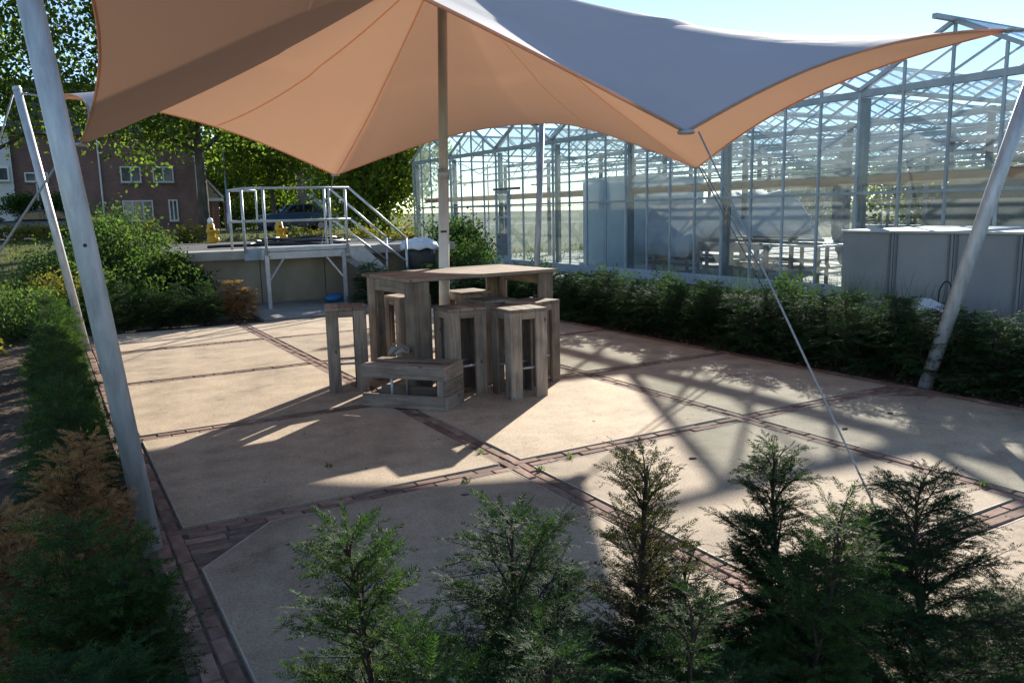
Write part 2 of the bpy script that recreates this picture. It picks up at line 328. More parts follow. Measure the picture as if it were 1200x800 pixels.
# ------------------------------------------------------------------ mesh helpers
class MB:
    def __init__(s): s.v = []; s.f = []
    def quadmesh(s, vs, fs):
        b = len(s.v); s.v += [tuple(x) for x in vs]; s.f += [tuple(b + i for i in f) for f in fs]
    def box(s, lo, hi):
        x0, y0, z0 = lo; x1, y1, z1 = hi
        s.quadmesh([(x0, y0, z0), (x1, y0, z0), (x1, y1, z0), (x0, y1, z0), (x0, y0, z1), (x1, y0, z1), (x1, y1, z1), (x0, y1, z1)],
                   [(0, 3, 2, 1), (4, 5, 6, 7), (0, 1, 5, 4), (1, 2, 6, 5), (2, 3, 7, 6), (3, 0, 4, 7)])
        return s
    def bar(s, a, b, w, h, up=(0, 0, 1)):
        a, b = Vector(a), Vector(b); d = (b - a).normalized(); u = Vector(up)
        sx = d.cross(u)
        if sx.length < 1e-4: sx = d.cross(Vector((1, 0, 0)))
        sx.normalize(); sz = sx.cross(d).normalized()
        vs = []
        for p in (a, b):
            for i, j in ((-1, -1), (1, -1), (1, 1), (-1, 1)): vs.append(p + sx * (i * w / 2) + sz * (j * h / 2))
        s.quadmesh(vs, [(0, 1, 2, 3), (7, 6, 5, 4), (0, 4, 5, 1), (1, 5, 6, 2), (2, 6, 7, 3), (3, 7, 4, 0)])
        return s
    def tube(s, pts, r, n=10, cap=True):
        pts = [Vector(p) for p in pts]
        rs = r if isinstance(r, (list, tuple)) else [r] * len(pts)
        b = len(s.v); prev = None
        for i, p in enumerate(pts):
            d = (pts[min(i + 1, len(pts) - 1)] - pts[max(i - 1, 0)]).normalized()
            if prev is None:
                prev = d.cross(Vector((0, 0, 1)))
                if prev.length < 1e-3: prev = d.cross(Vector((1, 0, 0)))
            e1 = (prev - d * prev.dot(d)).normalized(); e2 = d.cross(e1); prev = e1
            for k in range(n):
                an = 2 * math.pi * k / n
                s.v.append(tuple(p + (e1 * math.cos(an) + e2 * math.sin(an)) * rs[i]))
        for i in range(len(pts) - 1):
            for k in range(n):
                k2 = (k + 1) % n
                s.f.append((b + i * n + k, b + i * n + k2, b + (i + 1) * n + k2, b + (i + 1) * n + k))
        if cap:
            s.f.append(tuple(b + k for k in range(n))[::-1]); s.f.append(tuple(b + (len(pts) - 1) * n + k for k in range(n)))
        return s
    def lathe(s, prof, n=16, c=(0, 0, 0)):
        b = len(s.v)
        for r, z in prof:
            for k in range(n):
                a = 2 * math.pi * k / n; s.v.append((c[0] + r * math.cos(a), c[1] + r * math.sin(a), c[2] + z))
        for i in range(len(prof) - 1):
            for k in range(n):
                k2 = (k + 1) % n; s.f.append((b + i * n + k, b + i * n + k2, b + (i + 1) * n + k2, b + (i + 1) * n + k))
        s.f.append(tuple(b + k for k in range(n))[::-1]); s.f.append(tuple(b + (len(prof) - 1) * n + k for k in range(n)))
        return s
    def prism(s, poly, z0, z1):
        k = len(poly); b = len(s.v)
        s.v += [(x, y, z0) for x, y in poly] + [(x, y, z1) for x, y in poly]
        s.f.append(tuple(b + i for i in range(k))[::-1]); s.f.append(tuple(b + k + i for i in range(k)))
        for i in range(k):
            j = (i + 1) % k; s.f.append((b + i, b + j, b + k + j, b + k + i))
        return s
    def extrude_y(s, poly, y0, y1):   # poly in x,z
        k = len(poly); b = len(s.v)
        s.v += [(x, y0, z) for x, z in poly] + [(x, y1, z) for x, z in poly]
        s.f.append(tuple(b + i for i in range(k))); s.f.append(tuple(b + k + i for i in range(k))[::-1])
        for i in range(k):
            j = (i + 1) % k; s.f.append((b + j, b + i, b + k + i, b + k + j))
        return s
    def mesh(s, name, mat, smooth=False, bevel=0, seg=1):
        me = bpy.data.meshes.new(name); me.from_pydata(s.v, [], s.f); me.update()
        if bevel:
            bm = bmesh.new(); bm.from_mesh(me)
            bmesh.ops.bevel(bm, geom=bm.edges[:], offset=bevel, segments=seg, affect='EDGES', profile=.6)
            bm.to_mesh(me); bm.free()
        me.materials.append(MATS[mat])
        if smooth: me.polygons.foreach_set('use_smooth', [True] * len(me.polygons))
        return me
    def build(s, name, mat, parent=None, smooth=False, bevel=0, seg=1):
        return link(name, s.mesh(name, mat, smooth, bevel, seg), parent)
def link(name, me, parent=None, loc=None, rz=0):
    o = bpy.data.objects.new(name, me); COL.objects.link(o)
    if parent: o.parent = parent
    if loc is not None: o.location = loc
    if rz: o.rotation_euler = (0, 0, rz)
    return o
def np_mesh(name, V, nper, mat, smooth=False):
    """V (N*nper,3): separate n-gons of nper vertices"""
    V = np.ascontiguousarray(V.reshape(-1, 3), dtype=np.float32); N = len(V) // nper
    me = bpy.data.meshes.new(name)
    me.vertices.add(len(V)); me.vertices.foreach_set('co', V.ravel())
    me.loops.add(len(V)); me.loops.foreach_set('vertex_index', np.arange(len(V), dtype=np.int32))
    me.polygons.add(N); me.polygons.foreach_set('loop_start', np.arange(0, len(V), nper, dtype=np.int32))
    me.polygons.foreach_set('loop_total', np.full(N, nper, dtype=np.int32))
    me.update(calc_edges=True); me.materials.append(MATS[mat])
    return me
def thing(name, label, cat, loc=(0, 0, 0), rz=0, group=None):
    o = bpy.data.objects.new(name, None); COL.objects.link(o); o.empty_display_size = .1
    o.location = loc; o.rotation_euler = (0, 0, rz)
    return tag(o, label, cat, group)
def tag(o, label, cat, group=None):
    o['label'] = label; o['category'] = cat
    if group: o['group'] = group
    return o
def struct(o): o['kind'] = 'structure'; return o
def stuff(o): o['kind'] = 'stuff'; return o
def copy_tree(o, parent=None):
    c = o.copy(); COL.objects.link(c); c.parent = parent
    for ch in o.children: copy_tree(ch, c)
    return c
def sstep(a, b, x):
    t = min(1, max(0, (x - a) / (b - a))); return t * t * (3 - 2 * t)
ORD = 'first second third fourth fifth sixth seventh eighth ninth tenth eleventh twelfth thirteenth fourteenth fifteenth sixteenth seventeenth eighteenth nineteenth twentieth'.split() + ['twenty-first', 'twenty-second', 'twenty-third', 'twenty-fourth']
def terrain(x, y):
    return -.035 + .72 * sstep(24, 44, y)

# ------------------------------------------------------------------ ground, road
def axis(lo, hi, fine_lo, fine_hi, fine, grow=1.35):
    a = list(np.arange(fine_lo, fine_hi + 1e-6, fine)); s = fine
    while a[-1] < hi: s *= grow; a.append(min(hi, a[-1] + s))
    s = fine
    while a[0] > lo: s *= grow; a.insert(0, max(lo, a[0] - s))
    return a
xs = axis(-600, 900, -8, 14, .5); ys = axis(-300, 1200, -3, 50, .5)
rg = np.random.default_rng(3)
V = []
for y in ys:
    for x in xs:
        z = terrain(x, y)
        if x < .1 or y > 13.2: z += rg.uniform(-.02, .02) * (1 if y < 16 else 1.5)
        elif y < 1.2: z += rg.uniform(-.015, .01)
        if x < -.2 and y < 14: z -= .03
        V.append((x, y, z))
nx = len(xs)
Fc = [(j * nx + i, j * nx + i + 1, (j + 1) * nx + i + 1, (j + 1) * nx + i) for j in range(len(ys) - 1) for i in range(nx - 1)]
gm = MB(); gm.v = V; gm.f = Fc
struct(gm.build('ground', 'ground', smooth=True))
rb = MB(); rb.quadmesh([(-200, 46.5, .70), (200, 46.5, .70), (200, 53, .70), (-200, 53, .70)], [(0, 1, 2, 3)])
struct(rb.build('road', 'asphalt'))

# ------------------------------------------------------------------ paving: slabs and bricks
XL = [(.49, 2.462), (2.612, 4.54), (4.69, 6.53)]
YR = [(1.40, 2.10), (2.25, 4.26), (4.41, 6.41), (6.56, 8.67), (8.82, 10.85), (11.0, 12.72)]
pb = MB(); pb.quadmesh([(.30, 1.36, -.0085), (6.70, 1.36, -.0085), (6.70, 12.74, -.0085), (.30, 12.74, -.0085)], [(0, 1, 2, 3)])
paving = struct(pb.build('paving', 'joint'))
CH = .42
rs = random.Random(5)
for i, (x0, x1) in enumerate(XL):
    for j, (y0, y1) in enumerate(YR):
        g_ = .004
        poly = [(x0 + g_, y0 + g_), (x1 - g_, y0 + g_), (x1 - g_, y1 - g_), (x0 + g_, y1 - g_)]
        def ch(k, dx, dy):
            x, y = poly_map[k]; return [(x + dx * CH, y), (x, y + dy * CH)]
        poly_map = dict(zip(('bl', 'br', 'tr', 'tl'), poly))
        bl, br, tr, tl = poly
        out = []
        lcut = (i == 0 and j == 1); rcut = (i == 2 and j == 1)
        out += [bl]
        out += [br]
        out += [(tr[0], tr[1] - CH), (tr[0] - CH, tr[1])] if rcut else [tr]
        out += [(tl[0] + CH, tl[1]), (tl[0], tl[1] - CH)] if lcut else [tl]
        b = MB(); dz = rs.uniform(-.005, .005); b.prism(out, -.07, dz)
        me = b.mesh('slab', 'slab')
        bm = bmesh.new(); bm.from_mesh(me)
        bmesh.ops.bevel(bm, geom=[e for e in bm.edges if all(v.co.z > -.02 for v in e.verts)], offset=.006, segments=2, affect='EDGES')
        bm.to_mesh(me); bm.free()
        sl = link('slab', me, paving)
        ce = Vector((sum(q[0] for q in out) / len(out), sum(q[1] for q in out) / len(out)))
        fb = MB(); k_ = len(out); wv = []
        for (x_, y_) in out:
            dx_, dy_ = ce.x - x_, ce.y - y_
            wv.append((x_ + math.copysign(.004, dx_), y_ + math.copysign(.004, dy_), dz + .0016))
        for (x_, y_) in out:
            dx_, dy_ = ce.x - x_, ce.y - y_
            wv.append((x_ + math.copysign(.012, dx_), y_ + math.copysign(.012, dy_), dz + .0016))
        fb.quadmesh(wv, [(q, (q + 1) % k_, k_ + (q + 1) % k_, k_ + q) for q in range(k_)])
        fb.build('slab_edge_glint', 'slab_edge_glint', sl)
bricks = []      # (x,y,rz,sx)
BL, BW = .205, .072
def band_y(xc, y0, y1, rows=(-.0375, .0375)):
    for q, dx in enumerate(rows):
        y = y0 - (BL * .5 if q % 2 else 0)
        while y < y1 + .05:
            if y > y0 - .11: bricks.append((xc + dx, y + BL / 2, math.pi / 2))
            y += BL
def band_x(yc, x0, x1):
    for q, dy in enumerate((-.0375, .0375)):
        x = x0 - (BL * .45 if q % 2 else 0)
        while x + BL * .45 < x1:
            if x > x0 - .1: bricks.append((x + BL / 2, yc + dy, 0))
            x += BL
band_y(.447, 1.4, 12.65, (-.0375 - .0375, 0.0))
band_y(2.537, 1.4, 12.6); band_y(4.615, 1.4, 12.6); band_y(6.607, 1.4, 12.6)
for yc in (2.175, 4.335, 6.485, 8.745, 10.925):
    for a, b_ in ((.50, 2.455), (2.62, 4.53), (4.70, 6.52)): band_x(yc, a, b_)
for (cx_, cy_, sg) in ((.49, 4.25, 1), (6.53, 4.25, -1)):       # fill of the cut corners
    for r_ in range(6):
        yy = cy_ - .04 - r_ * .073; n_ = CH - r_ * .073 - .04
        k = 0
        while k * BL < n_ - .05:
            bricks.append((cx_ + sg * (.09 + k * BL), yy, rs.uniform(-.12, .12))); k += 1
def in_view(x, y):
    q = Vector((x, y, 0)) - CAMP; w_ = q.dot(FWD)
    if w_ < .3: return False
    px, py = 600 + F_PX * q.dot(CR) / w_, 400 - F_PX * q.dot(CU) / w_
    return -10 < px < 1210 and py < 815
variants = []
for k in range(5):
    b = MB(); L_, W_ = BL - .006 - rs.uniform(0, .006), BW - .005 - rs.uniform(0, .004)
    b.box((-L_ / 2, -W_ / 2, -.05), (L_ / 2, W_ / 2, 0))
    me = b.mesh('brick', 'brick'); bm = bmesh.new(); bm.from_mesh(me)
    for v in bm.verts: v.co.x += rs.uniform(-.003, .003); v.co.y += rs.uniform(-.002, .002)
    bmesh.ops.bevel(bm, geom=[e for e in bm.edges if all(v.co.z > -.01 for v in e.verts)], offset=.005, segments=1, affect='EDGES')
    bm.to_mesh(me); bm.free(); variants.append(me)
bricks.sort(key=lambda b: (not in_view(b[0], b[1]), math.hypot(b[0], b[1])))
rest_v, rest_f = [], []
for k, (x, y, rz) in enumerate(bricks):
    me = rs.choice(variants); z = rs.uniform(-.006, .003) ; rz += rs.uniform(-.035, .035)
    if k < 298:
        link('brick', me, paving, (x, y, z), rz)
    else:
        c_, s_ = math.cos(rz), math.sin(rz); b0 = len(rest_v)
        for v in me.vertices: rest_v.append((x + v.co.x * c_ - v.co.y * s_, y + v.co.x * s_ + v.co.y * c_, z + v.co.z))
        rest_f += [tuple(b0 + i for i in p.vertices) for p in me.polygons]
b = MB(); b.v, b.f = rest_v, rest_f
stuff(b.build('far_bricks', 'brick', paving))
for poly in ([(.49, 4.255), (.92, 4.255), (.49, 3.83)], [(6.53, 4.255), (6.53, 3.83), (6.10, 4.255)]):
    MB().prism(poly, -.03, -.0045).build('sand_fill', 'joint', paving)
pa = MB(); pa.box((2.95, 12.95, -.06), (5.6, 15.5, .012))
path = struct(pa.build('path', 'concrete', bevel=.01))
pa = MB(); pa.box((7.9, -4, -.06), (12.2, 30, -.01))
struct(pa.build('yard', 'concrete'))

# ------------------------------------------------------------------ tent
TC = Vector((3.74, 7.66, 4.16))
corners = [Vector((.17, 3.93, 3.08)), Vector((6.93, 3.78, 3.00)), Vector((7.12, 11.28, 3.02)), Vector((.32, 11.42, 3.12))]   # near left, near right, far right, far left
lows = [Vector((3.56, 3.88, 2.11)), Vector((7.09, 7.52, 2.12)), Vector((3.64, 11.08, 2.19)), Vector((.35, 7.5, 2.25))]        # near, right, far, left
NA, NS = 28, 34
def edge_pt(k, t):
    """k-th half-segment list: corner i -> low i -> corner i+1 ..."""
    i = k // 2
    if k % 2 == 0: hi, lo, tt = corners[i], lows[i], t
    else: hi, lo, tt = corners[(i + 1) % 4], lows[i], 1 - t
    p = hi.lerp(lo, tt)
    p.z = lo.z + (hi.z - lo.z) * (1 - tt ** 1.55)
    inward = Vector((TC.x - p.x, TC.y - p.y, 0)).normalized()
    p += inward * (.20 * math.sin(math.pi * tt))
    return p
nr = 8 * NA
ring = [edge_pt(k, j / NA) for k in range(8) for j in range(NA)]
ridge = [abs(1 - (j / NA if k % 2 == 0 else 1 - j / NA)) for k in range(8) for j in range(NA)]   # 1 at corner, 0 at low point
def tent_pt(q, s):
    e = ring[q]; r_ = ridge[q]
    near_left = max(0, 1 - min(q, nr - q) / NA)
    sag = ((.50 - .32 * near_left) * r_ + .16 * (1 - r_))
    z = TC.z + (e.z - TC.z) * s - sag * 4 * s * (1 - s) * (.9 if s < .5 else 1) * .62
    z = z - .10 * math.exp(-(s / .05) ** 2)
    # pull folds running in from the fixing points
    pull = max(0, 1 - min(r_, 1 - r_) * 5.5) * max(0, s - .45) / .55
    z += .012 * pull * math.sin(q * 1.25)
    return Vector((TC.x + (e.x - TC.x) * s, TC.y + (e.y - TC.y) * s, z))
nr = len(ring)
def tent_layer(off):
    vs = [TC + Vector((0, 0, -.10 + off))]; fs = []
    for a in range(1, NS + 1):
        for q in range(nr):
            p = tent_pt(q, (a / NS) ** .9); vs.append(p + Vector((0, 0, off)))
    for q in range(nr): fs.append((0, 1 + q, 1 + (q + 1) % nr))
    for a in range(NS - 1):
        for q in range(nr):
            q2 = (q + 1) % nr
            fs.append((1 + a * nr + q, 1 + (a + 1) * nr + q, 1 + (a + 1) * nr + q2, 1 + a * nr + q2))
    b = MB(); b.v = [tuple(v) for v in vs]; b.f = fs
    return b
tent = thing('stretch_tent', 'stretched white canopy with sand coloured underside hung over the terrace', 'canopy', (0, 0, 0))
o = tent_layer(.006).build('outer_skin', 'tent_white', tent, smooth=True); o['label'] = 'white upper side of the canopy'
o = tent_layer(0).build('lining', 'tent_sand', tent, smooth=True); o['label'] = 'sand coloured underside of the canopy'
hm = MB(); hm.tube([p + Vector((0, 0, .003)) for p in ring] + [ring[0] + Vector((0, 0, .003))], .011, 6, cap=False)
hm.build('hem', 'tent_hem', tent, smooth=True)
for q0 in range(0, nr, NA // 2):                        # radial welds of the cloth strips
    if q0 // NA not in (3, 4, 5) or ridge[q0] == 1.0: continue
    sm = MB(); vs = []; fs = []
    for a in range(0, 25):
        s = .06 + .93 * a / 24
        p = tent_pt(q0, s); tq = (ring[(q0 + 1) % nr] - ring[q0 - 1]).normalized() * .011
        vs += [p - tq + Vector((0, 0, -.004)), p + tq + Vector((0, 0, -.004))]
    for a in range(24): fs.append((2 * a, 2 * a + 1, 2 * a + 3, 2 * a + 2))
    sm.quadmesh(vs, fs); sm.build('seam', 'tent_seam', tent, smooth=True)
def patch(c, out, name='corner_plate'):
    b = MB(); c = Vector(c); b.lathe([(.045, -.010), (.055, -.005), (.055, .010), (.03, .018)], 14, c)
    return b.build(name, 'galv_plate', tent, smooth=True)
for p in lows: patch(p + Vector((0, 0, .0)), None)
for i_, p in enumerate(corners): patch(p, None)

pole_tops = [Vector((-.01, 4.06, 3.20)), Vector((7.24, 3.60, 3.08)), Vector((7.40, 11.55, 3.10)), Vector((-.08, 11.62, 3.22))]
pole_base = [Vector((.33, 4.25, 0)), Vector((6.84, 4.25, 0)), Vector((6.86, 11.0, 0)), Vector((.36, 11.42, 0))]
PL = ['thick galvanised tent pole leaning left in the near left corner of the terrace',
      'galvanised tent pole leaning right, standing in front of the grey container',
      'slim upright galvanised tent pole behind the hedge in front of the greenhouse',
      'galvanised tent pole leaning left beside the far end of the left hedge']
PR = [.051, .060, .050, .048]
for k in range(4):
    a, b_ = pole_base[k], pole_tops[k]
    pt = thing('tent_pole', PL[k], 'pole', a, group='tent poles')
    d = b_ - a
    mb = MB(); mb.tube([Vector((0, 0, -.05)), d * .5, d], PR[k], 20); tb = mb.build('tube', 'galv', pt, smooth=False)
    for p_ in tb.data.polygons: p_.use_smooth = len(p_.vertices) == 4
    mb = MB(); mb.tube([d * .999, d * 1.012], [PR[k] * 1.12, PR[k] * .9], 16); mb.build('cap', 'galv_plate', pt)
    n_ = d.normalized()
    mb = MB(); sp = -Vector((d.x, d.y, 0)).normalized()
    pc = d * (.985)
    mb.tube([pc + sp * PR[k] * .9, pc + sp * (PR[k] + .05)], .016, 8); mb.build('eye_bolt', 'galv_plate', pt)
    if k == 0:
        mb = MB(); q_ = d * .48; fw = -Vector((q_.x + a.x, q_.y + a.y, 0)).normalized()
        mb.tube([q_ + fw * (PR[k] - .004), q_ + fw * (PR[k] + .004)], .009, 8); o = mb.build('drain_hole', 'black_rubber', pt)
    # tie from pole to canopy corner
    tie = MB(); A_, B_ = a + pc + sp * (PR[k] + .05), corners[k] + Vector((0, 0, .0))
    tie.tube([A_, A_.lerp(B_, .5) + Vector((0, 0, -.01)), B_], .012, 8)
    tag(tie.build('corner_tie', 'cable', smooth=True), ['short steel tie from near left pole to canopy corner', 'short steel tie from right leaning pole to canopy corner', 'short steel tie from slim pole by greenhouse to canopy corner', 'short steel tie from far left pole to canopy corner'][k], 'tie', 'canopy corner ties')
cp = thing('centre_pole', 'galvanised tent pole standing upright beside the wooden bar table', 'pole', (3.65, 7.735, 0), group='tent poles')
d = Vector((TC.x - 3.65, TC.y - 7.735, TC.z - .14))
mb = MB(); mb.tube([Vector((0, 0, 0)), d * .5], .056, 20); o = mb.build('lower_tube', 'galv_glare_lift', cp, smooth=True)
mb = MB(); mb.tube([d * .5, d * .995], .049, 20); mb.build('upper_tube', 'galv_glare_lift', cp, smooth=True)
mb = MB(); mb.tube([d * .495, d * .52], .062, 20); mb.build('collar', 'galv_plate', cp, smooth=True)
mb = MB(); mb.lathe([(.16, 0), (.16, .008)], 20); mb.build('base_plate', 'galv_plate', cp)
mb = MB(); mb.lathe([(.06, d.z - .05), (.17, d.z + .01), (.15, d.z + .035), (.03, d.z + .05)], 20, (d.x, d.y, 0)); mb.build('top_disc', 'galv_plate', cp, smooth=True)
mb = MB(); fw = Vector((-.45, -.89, 0)); q_ = d * .36
mb.bar(q_ + fw * .055 + Vector((-.03, .012, 0)), q_ + fw * .055 + Vector((.03, -.012, 0)), .008, .022); mb.build('sticker', 'black_rubber', cp)

def rope(a, b, r, label, mat='cable', sag=.0, name='guy_rope'):
    a, b = Vector(a), Vector(b); mb = MB()
    mb.tube([a.lerp(b, t / 8) + Vector((0, 0, -sag * 4 * (t / 8) * (1 - t / 8))) for t in range(9)], r, 8)
    return tag(mb.build(name, mat, smooth=True), label, 'rope', 'canopy guy ropes')
near_anchor = G(1030, 604, 0.05)
rope(lows[0] + Vector((.05, -.06, 0)), near_anchor, .0055, 'taut grey guy rope from canopy near corner down to the slabs')
rope(lows[1] + Vector((.08, 0, 0)), (8.75, 7.35, .02), .008, 'double guy rope from canopy right corner into the hedge')
rope(lows[1] + Vector((.10, .06, 0)), (8.70, 7.5, .02), .008, 'thin second guy rope running beside the one into the hedge')
rope(lows[2] + Vector((0, .08, 0)), tuple(atY(377, 286, 15.3)), .006, 'thin guy rope from canopy far corner to the steel platform')
rope(lows[3] + Vector((-.08, 0, 0)), (-1.3, 7.9, terrain(-1, 8)), .010, 'guy rope from canopy left corner down over the meadow')
pt_ = pole_tops[3]
rope(pt_ + Vector((-.05, .03, -.06)), (-1.35, 12.6, terrain(-1, 12)), .010, 'back stay rope from far left pole top down into the meadow')
an = thing('ground_anchor', 'bent steel ground anchor of the near guy rope on a slab', 'anchor', (near_anchor.x, near_anchor.y, 0))
mb = MB(); mb.tube([(-.0, 0, .0), (0, 0, .05), (.015, 0, .075), (.03, 0, .05), (.03, 0, .0)], .008, 8); mb.build('eye', 'galv_plate', an, smooth=True)
mb = MB(); mb.lathe([(.055, 0), (.055, .006)], 14, (.015, 0, 0)); mb.build('foot_plate', 'rust_spot', an)
mb = MB(); e_ = G(1017, 655) - Vector((near_anchor.x, near_anchor.y, 0)); mb.tube([(0.0, 0, .03), Vector((e_.x * .5, e_.y * .5, .03)), Vector((e_.x, e_.y, .008))], .0065, 8); mb.build('rope_tail', 'cable', an, smooth=True)
an.location.z = .002

# ------------------------------------------------------------------ bar stools and table in scaffold wood
SW, SH = .37, .80
def plank(lo, hi, mat, name='plank', parent=None):
    b = MB(); b.box(lo, hi); return b.build(name, mat, parent, bevel=.0035)
def make_stool(label):
    t = thing('bar_stool', label, 'stool', group='scaffold wood bar stools')
    h, lw, th = SW / 2, .115, .026
    z1 = SH - .028
    for k in range(3):
        x0 = -h - .004 + k * (SW + .008) / 3
        plank((x0 + .0015, -h - .004, z1 + .0015), (x0 + (SW + .008) / 3 - .0015, h + .004, SH), 'wood_y', 'seat_plank', t)
    for sx in (-1, 1):
        for sy in (-1, 1):
            b = MB()
            xa, xb = sorted((sx * h, sx * (h - lw))); ya, yb = sorted((sy * h, sy * (h - th)))
            b.box((xa, ya, 0), (xb, yb, z1))
            xa, xb = sorted((sx * h, sx * (h - th))); ya, yb = sorted((sy * (h - th - .001), sy * (h - lw)))
            b.box((xa, ya, 0.002), (xb, yb, z1 - .001))
            b.build('leg', 'wood_z', t, bevel=.003)
    for sy in (-1, 1):
        ya, yb = sorted((sy * (h - .003), sy * (h - th)))
        plank((-h + lw + .001, ya, z1 - .062), (h - lw - .001, yb, z1 - .001), 'wood_x', 'rail', t)
        xa, xb = sorted((sy * (h - .003), sy * (h - th)))
        plank((xa, -h + lw + .001, z1 - .062), (xb, h - lw - .001, z1 - .001), 'wood_y', 'rail', t)
    for sy in (-1, 1):
        b = MB(); y = sy * (h - th - .014); b.tube([(-h + th, y, .27), (h - th, y, .27)], .011, 10); b.build('footrest', 'galv', t, smooth=True)
    return t
stools = [
    ((2.40, 7.24, 0), -17, 'weathered wooden bar stool standing apart at the left of the group'),
    ((3.25, 7.76, 0), 6, 'wooden bar stool seen between the left legs of the table'),
    ((3.96, 7.74, 0), 3, 'wooden bar stool behind the centre pole at the far side of the table'),
    ((3.22, 6.47, 0), -4, 'wooden bar stool in the middle, right behind the toppled stool'),
    ((3.61, 6.07, 0), -2, 'wooden bar stool nearest to the camera at the right end'),
    ((4.00, 6.46, 0), 17, 'wooden bar stool at the far right, partly behind the front right one'),
    ((3.76, 6.86, 0), 5, 'wooden bar stool mostly hidden under the table behind the right stools'),
]
st0 = None
for k, (loc, rz, lab) in enumerate(stools):
    o = make_stool(lab) if k == 0 else copy_tree(st0)
    if k == 0: st0 = o
    o.location = loc; o.rotation_euler = (0, 0, R_(rz)); o['label'] = lab
o = copy_tree(st0)
o['label'] = 'wooden bar stool lying toppled on its side in front of the group'
ux = Vector((.652, -.758, 0))                 # stool axis on the ground, seat to the right
uz = ux; uy = Vector((0, 0, 1)); ux2 = uy.cross(uz)
mt = Matrix((uy, uz.cross(uy), uz)).transposed().to_4x4()
# stool base (feet) at the left end, half width up from the ground
base = Vector((2.30 - .04, 6.47 + .01, 0)) + Vector((.758, .652, 0)) * (SW / 2) + Vector((0, 0, SW / 2 + .005))
o.matrix_world = Matrix.Translation(base) @ mt
TH_ = 1.07
tb = thing('bar_table', 'tall weathered scaffold wood bar table amid the stools', 'table', (3.55, 7.10, 0), R_(3.5))
hx, hy = .80, .52
for k in range(6):
    y0 = -hy + k * (2 * hy) / 6
    plank((-hx - .02 + random.uniform(-.006, .006), y0 + .002, TH_ - .032 + random.uniform(-.001, .002)), (hx + .02 + random.uniform(-.006, .006), y0 + 2 * hy / 6 - .002, TH_), 'wood_x', 'top_plank', tb)
for sx in (-1, 1):
    for sy in (-1, 1):
        b = MB(); lw, th = .17, .03; X, Y = hx - .02, hy - .02; zt = TH_ - .034
        xa, xb = sorted((sx * X, sx * (X - lw))); ya, yb = sorted((sy * Y, sy * (Y - th))); b.box((xa, ya, 0), (xb, yb, zt))
        xa, xb = sorted((sx * X, sx * (X - th))); ya, yb = sorted((sy * (Y - th - .001), sy * (Y - lw))); b.box((xa, ya, .002), (xb, yb, zt - .001))
        b.build('leg', 'wood_z', tb, bevel=.003)
for sx in (-1, 1):
    xa, xb = sorted((sx * (hx - .025), sx * (hx - .05)))
    plank((xa, -hy + .191, TH_ - .155), (xb, hy - .191, TH_ - .036), 'wood_y', 'apron', tb)
plank((-.35, -.06, TH_ - .075), (.3, .06, TH_ - .034), 'wood_x', 'cross_board', tb)
# a crumpled grey cloth by the table leg
b = MB(); rr_ = random.Random(3)
pts = [(.0, 0, .02), (.05, .02, .06), (.11, .0, .05), (.15, .04, .07), (.2, .02, .03), (.16, -.03, .02), (.1, -.04, .05), (.04, -.05, .02)]
b.tube(pts, [.015, .03, .026, .03, .024, .02, .026, .015], 8)
cl = tag(b.build('rag', 'concrete', smooth=True), 'crumpled pale rag lying on top of the toppled stool', 'rag'); cl.location = G(462, 416, .39) + Vector((-.05, .0, -.01)); cl.location.z = .385

# ------------------------------------------------------------------ greenhouse
XG = 12.25; BAY = 3.18; Y0 = 9.07 - 2 * BAY; NB = 8; ZB, ZR, ZE, ZT = .20, 1.815, 3.47, 4.35
XE = XG + 26.0
gh = thing('greenhouse', 'large glass greenhouse with grey steel frame and zigzag roof behind the hedge', 'greenhouse', (XG, Y0, 0))
def W(b, name, mat, smooth=False, bevel=0):
    me = b.mesh(name, mat, smooth, bevel); me.transform(Matrix.Translation((-XG, -Y0, 0))); return link(name, me, gh)
YE = Y0 + NB * BAY
W(MB().box((XG - .10, Y0, -.05), (XG + .10, YE, ZB)), 'base_wall', 'gh_base', bevel=.01)
W(MB().box((XG + .12, Y0, -.04), (XE, YE, .0)), 'inner_floor', 'concrete')
W(MB().box((XG - .03, Y0, ZR - .025), (XG + .03, YE, ZR + .025)), 'rail', 'gh_frame')
W(MB().box((XG - .02, Y0, ZE - .055), (XG + .09, YE, ZE + .055)), 'eave_beam', 'gh_frame')
for k in range(NB + 1):
    y = Y0 + k * BAY
    W(MB().box((XG + .10, y - .06, 0), (XG + .22, y + .06, ZE - .06)), 'post', 'gh_post', bevel=.006)
    W(MB().box((XG - .05, y - .09, ZE + .06), (XE, y + .09, ZE + .11)), 'gutter', 'gh_frame')
